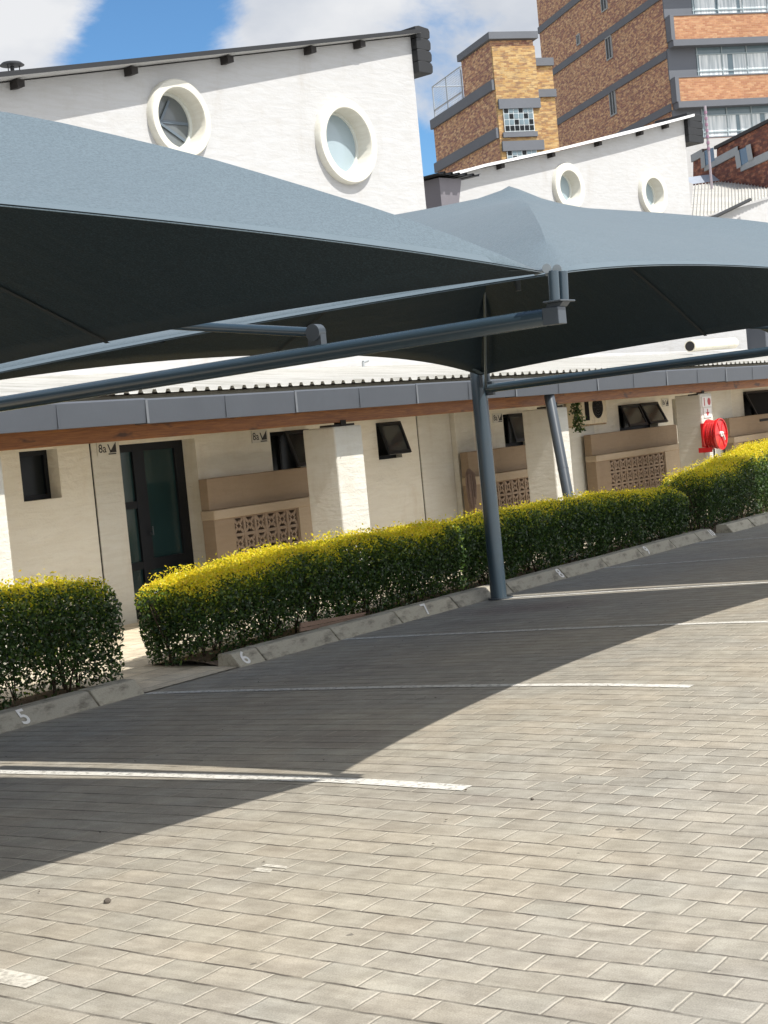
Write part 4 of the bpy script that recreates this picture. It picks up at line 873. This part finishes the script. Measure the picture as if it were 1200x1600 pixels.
def gable(F_, name, label, roof_px, rings, right_px, ztop_over, soffit, depth, raf_px, roofmat, edge_dark, ring_r, left_extra=0, base=GND, ring_s=(1, 1), endw=1):
    t = thing(name, label, 'building', (F_.o[0], F_.o[1], 0), F_.yaw)
    pts = [F_.fx(p[0], p[1]+3, -.30) for p in roof_px]
    rc_ = F_.fx(*right_px[0]); xr = rc_[0]
    L = [(x, z) for x, z in pts if x < xr]; zr = L[-1][1]+(xr-L[-1][0])*(L[-1][1]-L[-2][1])/(L[-1][0]-L[-2][0])
    sl = (L[1][1]-L[0][1])/(L[1][0]-L[0][0]); xl = L[0][0]-left_extra; zl = L[0][1]-sl*left_extra
    top = [(xl, zl)]+L+[(xr, zr)]
    outer = [(xl, base), (xr, base)]+top[::-1]
    rr = [F_.fx(px, py) for px, py in rings]; rads = [(ring_r[0]*k_, ring_r[1]*k_) for k_ in ring_s]
    m = MB(); poly_wall(m, outer, [circ(a, c, rads[i_][1]+.004) for i_, (a, c) in enumerate(rr)], 0, .30)
    m.box(xr-.30, xr-.002, .301, depth, base, zr-.12); m.box(xl+.001, xl+.3, .301, depth, base, zl-.15); m.box(xl+.3, xr-.3, depth-.3, depth, base, zl-.05)
    m.build('wall', WHITE, t)
    m = MB(); m.prism([(xl+.31, base), (xr-.31, base), (xr-.31, zr-.6), (xl+.31, zl-.6)], 1.9, 2.0); m.build('inner_wall', plaster('inner_wall_paint', (.62, .56, .45), (.4, .35, .26), .4), t)
    for i, (a, c) in enumerate(rr):
        if i == 0 and name == 'white_hall': f = lambda m, cx, cz, r_: (m.box(cx-r_*.9, cx+r_*.85, .172, .186, cz-.02, cz+.02), m.prism([(cx-r_*.85, cz+r_*.12), (cx+r_*.6, cz-r_*.62), (cx+r_*.66, cz-r_*.54), (cx-r_*.82, cz+r_*.2)], .168, .180), m.prism([(cx-r_*.5, cz-r_*.1), (cx-r_*.42, cz-r_*.14), (cx+r_*.12, cz+r_*.7), (cx+r_*.04, cz+r_*.74)], .164, .178))
        else: f = lambda m, cx, cz, r_: m.box(cx-r_*.62, cx-r_*.52, .20, .22, cz-r_*.7, cz+r_*.7)
        round_window(t, a, c, rads[i][0], rads[i][1], f, PNL if (i == 0 and name == 'white_hall') else PNB)
    # roof slab following the slope
    m = MB(); ov = ztop_over; th = .05
    T = [(xl-.3, zl-sl*.3)]+L+[(xr+.12, zr+.12*(zr-L[-1][1])/max(.01, xr-L[-1][0]))]
    for i in range(len(T)-1):
        (xa_, za_), (xb_, zb_) = T[i], T[i+1]; fr_ = lambda x: -soffit[0]+(soffit[0]-soffit[1])*np.clip((x-xl)/(xr-xl), 0, 1)
        a_, b2 = fr_(xa_), fr_(xb_)
        q = [(xa_, a_, za_+.02), (xb_, b2, zb_+.02), (xb_, depth+.2, zb_+.02), (xa_, depth+.2, za_+.02)]; q2 = [(p[0], p[1], p[2]+th) for p in q]
        m.quad(q); m.quad(q2)
        for i_ in range(4): j_ = (i_+1) % 4; m.quad([q[i_], q[j_], q2[j_], q2[i_]])
    m.build('roof', roofmat if name != 'white_hall' else WHITE, t)
    m = MB()
    for i in range(len(T)-1):
        (xa_, za_), (xb_, zb_) = T[i], T[i+1]; a_, b2 = fr_(xa_)-.012, fr_(xb_)-.012
        m.quad([(xa_, a_, za_+.012), (xb_, b2, zb_+.012), (xb_, b2, zb_+.075), (xa_, a_, za_+.075)])
    m.build('verge_flashing', edge_dark, t)
    for (px, py) in raf_px:
        m = MB()
        x, z = F_.fx(px, py); fo = soffit[0]+(soffit[1]-soffit[0])*np.clip((x-xl)/(xr-xl), 0, 1); zt = np.interp(x, [p[0] for p in T], [p[1] for p in T]); w_ = .055
        m.prism([(x-w_, zt-.10-sl*w_), (x+w_, zt-.10+sl*w_), (x+w_, zt+.0), (x-w_, zt+.0)], -.16, .01); m.build('purlin_end', RAFT, t)
    # ribbed dark sheet closing the high end
    m = MB(); w_ = .36*endw
    for k_ in range(4):
        z1_ = zr+.14-k_*.185; m.prism([(xr+.0, z1_), (xr+.10, z1_+.02), (xr+w_-.03, z1_-.0), (xr+w_, z1_-.05), (xr+w_-.01, z1_-.15), (xr+w_-.05, z1_-.178), (xr+.0, z1_-.178)], -.12, .9)
    m.build('ribbed_end_sheet', CHAR, t, bevel=.012)
    return t, (xl, xr, zl, zr)
G1 = Frame(540, 215, 24.0, 2805)
G2 = Frame(950, 256, 38.0, 3100)
t1, inf1 = gable(G1, 'white_hall', 'tall white plastered hall with two round windows behind the nearest sail', [(0, 121), (200, 99), (350, 82), (480, 67.5), (636, 50)], [(277, 187), (538, 222)], [(641, 56)], .1, (.46, .18), 7, [(20, 124), (198, 106), (348, 88), (478, 75), (555, 66)], CHAR, CHAR, (.60, .455), 3, ring_s=(.90, 1.08))
t2, inf2 = gable(G2, 'white_annex', 'lower white plastered building with two round windows below the brick tower', [(655, 287), (760, 258), (870, 234), (990, 205), (1068, 184)], [(886, 293), (1018, 303)], [(1068, 186)], .1, (.25, .25), 9, [(778, 262), (857, 241), (930, 222), (995, 205), (1035, 195)], m_sheet('white_verge', (.74, .74, .74), (.55, .55, .56)), m_sheet('white_verge_trim', (.78, .78, .79), (.6, .6, .6)), (.56, .37), .0, endw=1.9)
# hopper head at the low end of the annex
x, z = G2.fx(676, 310, -.5); m = MB()
t = thing('rain_hopper', 'grey tapered rainwater hopper with a dark downpipe at the low end of the white annex', 'rain hopper', tuple(G2.o+G2.e*x+G2.n*(-.75)+np.array([0, 0, z])), G2.yaw)
b_ = [(-.34, -.30), (.34, -.30), (.34, .25), (-.34, .25)]; top = [(a, c, .32) for a, c in b_]; bot = [(a*.72, c*.72, -.34) for a, c in b_]
m.quad(top); m.quad(bot[::-1])
for i in range(4): j = (i+1) % 4; m.quad([top[i], top[j], bot[j], bot[i]])
m.build('hopper', simple('grey_hopper_paint', (.17, .16, .18), .6, 0, .1, 4), t)
m = MB(); m.tube((.1, .0, -.34), (.1, 0, -1.6), .16, n=16); m.build('downpipe', CHAR, t, smooth=True)
m = MB(); corr(m, -.55, .75, -.5, .36, 1.2, .36, .22, .05); m.build('roof_edge', CHAR, t)
# flue cowl on the hall roof
x, z = G1.fx(19, 106, .0); t = thing('roof_cowl', 'flat-capped metal flue cowl on the roof of the tall white hall', 'flue', tuple(G1.o+G1.e*x+G1.n*0.0+np.array([0, 0, z])), G1.yaw)
m = MB(); m.tube((0, 0, -.12), (0, 0, .02), .025, n=10)
for sx in (-.06, .11): m.tube((sx, 0, -.10), (sx, 0, .03), .007, n=6)
m.build('stem', CHAR, t); m = MB(); m.tube((0, 0, .03), (0, 0, .06), .155, .12, 28); m.build('cap', CHAR, t, smooth=True)
# dark dormer panel between hall and veranda roof
q0 = ony(622, 552, 14.55); q1 = ony(745, 574, 14.55)
t = thing('roof_hatch', 'dark grey metal box above the white corrugated roof, left of the steel post', 'roof box', (q0[0], 14.5, q1[2]))
MB().box(0, q1[0]-q0[0], 0, .09, -.1, q0[2]-q1[2]).build('box', GUT, t)
q0 = ony(1183, 510, 14.5); t = thing('blue_grey_cabinet', 'blue-grey metal cabinet on the roof at the right edge', 'roof box', (q0[0], 14.3, 2.4))
MB().box(0, 1.2, 0, .5, 0, 1.3).build('cabinet', GUT, t, bevel=.02)

# ------------------------------------------------------------------ brick tower
T = Frame(1047, 150, 75.0, 10776)
t = thing('brick_tower', 'tall mottled brick apartment tower with grey floor bands and ribbon windows', 'building', (T.o[0], T.o[1], 0), T.yaw)
D = T.fy(843, 60)[0]; zt = 26.0; zc = T.fx(1047, 0)[1]
m = MB(); m.box(.02, 16, .001, D, GND, zt); m.build('wall', BRICKT, t)
GL = m_glass('blue_window_glass', (.20, .28, .32), .15); CURT = simple('net_curtain', (.62, .66, .67), .8, 0, .1, .8, .9, 3, .05)
def tcurt():
    tt = NT('pleated_curtain'); w = tt.noise(1.0, 3, .6, tt.scaled(tt.pos(), (7, 7, .4))); tt.put(tt.b.inputs['Base Color'], tt.mix(tt.ramp(w, .35, .65), (.42, .47, .49), (.74, .77, .77))); tt.bump(w, .6, .08); return tt.m
CURT = tcurt()
# floor bands on the left (deep) face
for (pa, pb) in (((858, 209), (1047, 72)), ((851, 131), (1011, 0)), ((845, 54), (892, 0)), ((1000, 195), (1050, 168))):
    z = (T.fy(*pa)[1]+T.fy(*pb)[1])/2; m = MB(); m.box(-.06, .019, .0, D+.02, z-.16, z+.20); m.build('floor_band', CONC, t)
for (px, py, w_, h_) in ((952, 75, .65, 1.05), (958, 161, .65, 1.15), (904, 62, .35, .45), (944, 3, .65, .8)):
    y_, z_ = T.fy(px, py); m = MB()
    m.box(-.05, .018, y_-w_/2, y_+w_/2, z_-h_/2-.06, z_-h_/2); m.box(-.05, .018, y_-w_/2, y_+w_/2, z_+h_/2, z_+h_/2+.06); m.box(-.05, .018, y_-w_/2-.06, y_-w_/2, z_-h_/2-.06, z_+h_/2+.06); m.box(-.05, .018, y_+w_/2, y_+w_/2+.06, z_-h_/2-.06, z_+h_/2+.06)
    m.box(-.04, .018, y_-.03, y_+.03, z_-h_/2, z_+h_/2); wn_ = m.build('window', CONCL, t); m = MB(); m.box(-.02, .016, y_-w_/2, y_+w_/2, z_-h_/2, z_+h_/2); m.build('pane', GLASSD, wn_)
# right face: spandrels and ribbons
sp_rows = [(30, 67), (126, 165)]; storey = T.fx(1052, 30)[1]-T.fx(1054, 126)[1]
ztop0 = T.fx(1050, 30)[1]; zbot0 = T.fx(1052, 67)[1]; sh = ztop0-zbot0
for k_ in range(-1, 5):
    z1_ = ztop0+storey*(1-k_) - storey; z0_ = z1_-sh
    if z0_ < 3: continue
    xe = 8.0
    m = MB(); m.box(.25, xe, -.55, -.02, z0_, z1_); m.build('spandrel', BRICKR, t)
    m = MB(); m.box(.10, 15.9, -.65, -.021, z0_-.30, z0_-.002); m.box(.15, xe+.2, -.58, -.025, z1_+.002, z1_+.06); m.box(.05, .24, -.60, -.022, z0_, z1_+.06); m.build('floor_slab', CONC, t)
    zt_ = z0_-.30; zb_ = z1_-storey; hh = zt_-zb_
    m = MB(); m.box(.0, 1.45, -.12, -.015, zb_, zt_); m.build('grey_panel', CONC, t)
    m = MB(); m.box(1.45, 15.9, -.10, -.018, zb_, zt_); rb = m.build('ribbon_window', GL, t)
    m = MB(); rs = random.Random(k_+5)
    x = 1.6
    while x < 12:
        w_ = rs.uniform(.8, 1.9)
        if rs.random() < .85: m.box(x, min(x+w_, 12), -.112, -.104, zb_+.1, zt_-.32)
        x += w_+rs.uniform(.05, .35)
    m.build('curtain', CURT, rb)
    m = MB()
    for i in range(10):
        x = 1.5+i*1.3; m.box(x-.025, x+.025, -.15, -.113, zb_, zt_)
    m.box(1.45, 15.9, -.152, -.1135, zt_-.36, zt_-.31); m.box(1.45, 15.9, -.151, -.113, zb_+.32, zb_+.37); m.build('mullions', simple('window_steel', (.30, .36, .38), .5), rb)
zb0 = ztop0-storey*2+ .2
m = MB(); m.box(.0, 16, -.70, -.03, GND, ztop0-storey*2-.05+.0); m.build('white_podium', WHITE, t)
# ------------------------------------------------------------------ lower brick block
B = Frame(771, 120, 64.0, 8500)
t = thing('brick_block', 'lower ochre brick block with grey parapet left of the tower', 'building', (B.o[0], B.o[1], 0), B.yaw)
xw = B.fx(836, 100)[0]; zt_ = B.fx(771, 62)[1]; dy = B.fy(722, 113)[0]; d2 = B.fy(677, 200)[0]
zs = B.fy(677, 200)[1]; zst = B.fy(722, 146)[1]
m = MB(); m.box(0, xw, .02, dy, GND, zt_-.03); m.box(.01, xw-.01, dy+.001, d2, GND, (zs+zst)/2); m.build('wall', BRICKT, t)
m = MB(); m.box(.0, xw, -.10, .018, GND, zt_-.3); m.build('front_wall', BRICKO, t)
m = MB(); m.box(-.14, xw+.14, -.24, dy+.1, zt_-.02, zt_+.26); m.build('parapet', CONC, t)
for (px, py) in ((771, 134), (776, 210)):
    _, z = B.fx(px, py+0); z2 = B.fy(px-1, py)[1]; m = MB(); m.box(-.12, -.001, -.05, d2+.05, z2-.21, z2+.21); m.build('floor_band', CONC, t)
zb1 = B.fx(780, 164)[1]; zb2 = B.fx(785, 230)[1]
for a in (zb1, zb2): MB().box(.05, xw+.0, -.22, -.101, a-.20, a+.20).build('lintel_band', CONC, t)
wx0, wz1 = B.fx(785, 168, -.1); wx1, wz0 = B.fx(835, 205, -.1)
for dz in (0, -(zb1-zb2)):
    m = MB(); m.box(wx0, wx1, -.16, -.102, wz0+dz, wz1+dz); wn_ = m.build('window', simple('steel_frame', (.55, .60, .62), .5), t)
    m = MB()
    for i in range(6):
        for j in range(4):
            a = wx0+.03+(wx1-wx0-.03)*i/6; c = wz0+.04+(wz1-wz0-.04)*j/4; m.box(a, a+(wx1-wx0)/6-.04, -.175, -.162, c+dz, c+(wz1-wz0)/4-.05+dz, 1 if (j > 0 and (i+j) % 3) else 0)
    m.build('pane', [GLASSD, GL], wn_)
    m = MB(); m.box(wx0-.1, wx1+.1, -.2, -.103, wz0-.22+dz, wz0-.02+dz); m.build('sill', CONC, wn_)
x2, zw = B.fx(862, 96, .9); m = MB(); m.box(xw+.01, x2, .9, 3, GND, zw); m.build('rear_wing', BRICKO, t)
for py in (97, 146, 246): z = B.fx(850, py, .9)[1]; MB().box(xw+.01, x2+.05, .8, 3.1, z-.16, z+.16).build('wing_band', CONC, t)
# wire frame screens on the terrace
t = thing('terrace_screen', 'thin wire mesh screen along the terrace of the lower brick block', 'screen', (B.o[0], B.o[1], (zs+zst)/2), B.yaw)
m = MB(); h_ = B.fy(680, 130)[1]-(zs+zst)/2
yl = [d2-.1, d2-(d2-dy)*.45, d2-(d2-dy)*.9]
for y_ in yl: m.tube((.1, y_, 0), (.1, y_, h_), .035, n=6)
m.tube((.1, yl[0], h_), (.1, yl[-1], h_), .03, n=6); m.tube((.1, yl[0], h_*.3), (.1, yl[-1], h_*.3), .04, n=6); m.tube((.1, yl[-1], h_), (3, yl[-1], h_), .03, n=6); m.tube((.1, yl[0], h_), (3, yl[0], h_), .03, n=6)
for i in range(1, 20): y_ = yl[0]+(yl[-1]-yl[0])*i/20; m.tube((.1, y_, 0), (.1, y_, h_), .006, n=4)
for i in range(1, 16): m.tube((.1, yl[0], h_*i/16), (.1, yl[-1], h_*i/16), .006, n=4)
m.build('wire_frame', simple('screen_wire', (.35, .40, .45), .5), t)

# ------------------------------------------------------------------ red brick parapet, low roof, mast at the right
Pf = Frame(1083, 245, 52.0, 10776)
t = thing('red_brick_parapet', 'dark red brick parapet wall with pale sloped coping and notches at the right edge', 'wall', (Pf.o[0], Pf.o[1], 0), Pf.yaw)
SKYG = m_glass('sky_glass', (.10, .22, .36), .2)
# this face runs toward the viewer's right: plane local x = 0, points (y, z)
L = [Pf.fy(*p) for p in ((1083, 248), (1100, 238), (1101, 262), (1120, 250), (1120, 230), (1205, 188), (1205, 300), (1083, 300))]
m = MB(); m.prism([(a, c) for a, c in L], 0.0, .35, 'x'); m.build('wall', BRICKD, t)
def cop(pts, w, name, mat, xo=-.06):
    m = MB()
    for i in range(len(pts)-1):
        a, c = Pf.fy(*pts[i]); b_, d_ = Pf.fy(*pts[i+1]); m.quad([(xo, a, c-w/2), (xo, b_, d_-w/2), (xo, b_, d_+w/2), (xo, a, c+w/2)]); m.quad([(xo, a, c+w/2), (xo, b_, d_+w/2), (.4, b_, d_+w/2), (.4, a, c+w/2)]); m.quad([(xo, a, c-w/2), (xo, b_, d_-w/2), (.0, b_, d_-w/2), (.0, a, c-w/2)])
    m.build(name, mat, t)
cop([(1082, 248), (1100, 238)], .24, 'coping', CONCL); cop([(1103, 262), (1156, 234)], .24, 'coping', CONCL, -.07); cop([(1160, 262), (1206, 241)], .24, 'coping', CONCL, -.07)
cop([(1119, 231), (1206, 187)], .1, 'dark_coping', CHAR, -.08)
for q4 in ([(1103, 236), (1118, 230), (1120, 250), (1104, 260)], [(1157, 235), (1172, 228), (1176, 250), (1160, 260)]):
    m = MB(); m.quad([(-.075, *Pf.fy(*p)) for p in q4]); m.build('blue_opening', SKYG, t, fix=False)
for a, c in (((1101, 238), (1103, 262)), ((1155, 236), (1159, 262)), ((1173, 226), (1177, 250))):
    y0_, z0_ = Pf.fy(*a); y1_, z1_ = Pf.fy(*c); m = MB(); m.quad([(-.09, y0_-.16, z0_), (-.09, y0_+.16, z0_), (-.09, y1_+.16, z1_), (-.09, y1_-.16, z1_)]); m.build('notch_trim', CONCL, t, fix=False)
# sheet roof in front of it
t = thing('low_sheet_roof', 'low corrugated grey-white roof with white wall below, in front of the red brick parapet', 'roof')
Yr = 40.0
A = depthpt(1083, 290, 50); B_ = depthpt(1215, 272, 51); Cq = depthpt(1215, 303, 46); Dq = depthpt(1118, 340, 38); Eq = depthpt(1078, 345, 40)
m = MB(); nseg = 26
for i in range(nseg):
    f0, f1, fm = i/nseg, (i+.55)/nseg, (i+1)/nseg
    def lerp(p, q_, f): return p+(q_-p)*f
    up = np.array([0, 0, .05])
    a0, a1, a2 = lerp(A, B_, f0), lerp(A, B_, f1), lerp(A, B_, fm); b0, b1, b2 = lerp(Eq, Cq, f0), lerp(Eq, Cq, f1), lerp(Eq, Cq, fm)
    m.quad([a0, a1, b1, b0]); m.quad([a1, (a1+a2)/2+up, (b1+b2)/2+up, b1]); m.quad([(a1+a2)/2+up, a2, b2, (b1+b2)/2+up])
m.build('roof', ROOFW, t)
W0 = depthpt(1060, 352, 40.2); W1_ = depthpt(1217, 306, 46.3)
m = MB(); m.quad([W0, W1_, (W1_[0], W1_[1], 2.2), (W0[0], W0[1], 2.2)]); m.build('wall', WHITE, t, fix=False)
A2 = A+np.array([0, 0, .05]); B2 = B_+np.array([0, 0, .05])
m = MB(); m.quad([A2, B2, B2+np.array([.2, .5, .28]), A2+np.array([.2, .5, .28])]); m.build('flashing', simple('blue_grey_flashing', (.28, .31, .36), .6, 0, .2, 2), t, fix=False)
m = MB()
for (a, b_2) in (((1100, 347), (1172, 312)),):
    p, q_ = depthpt(*a, 40.0), depthpt(*b_2, 43.5); m.tube(p, q_, .05, n=8)
m.build('dark_verge', CHAR, t)
ms_ = depthpt(1108, 244, 48); mt = depthpt(1104, 166, 48); t = thing('aerial_mast', 'slim striped aerial mast rising beside the red brick parapet', 'mast', tuple(ms_))
m = MB(); d = mt-ms_; d = np.array([0, 0, np.linalg.norm(d)]); m.tube((0, 0, -1), tuple(d), .040, n=6); m.build('pole', simple('mast_grey', (.32, .28, .31), .6), t)
m = MB()
for i in range(7): z = d[2]*(.12+.12*i); m.tube((0, 0, z), (0, 0, z+.08), .052, n=8)
m.build('clamp', simple('mast_mauve', (.30, .17, .24), .6), t)
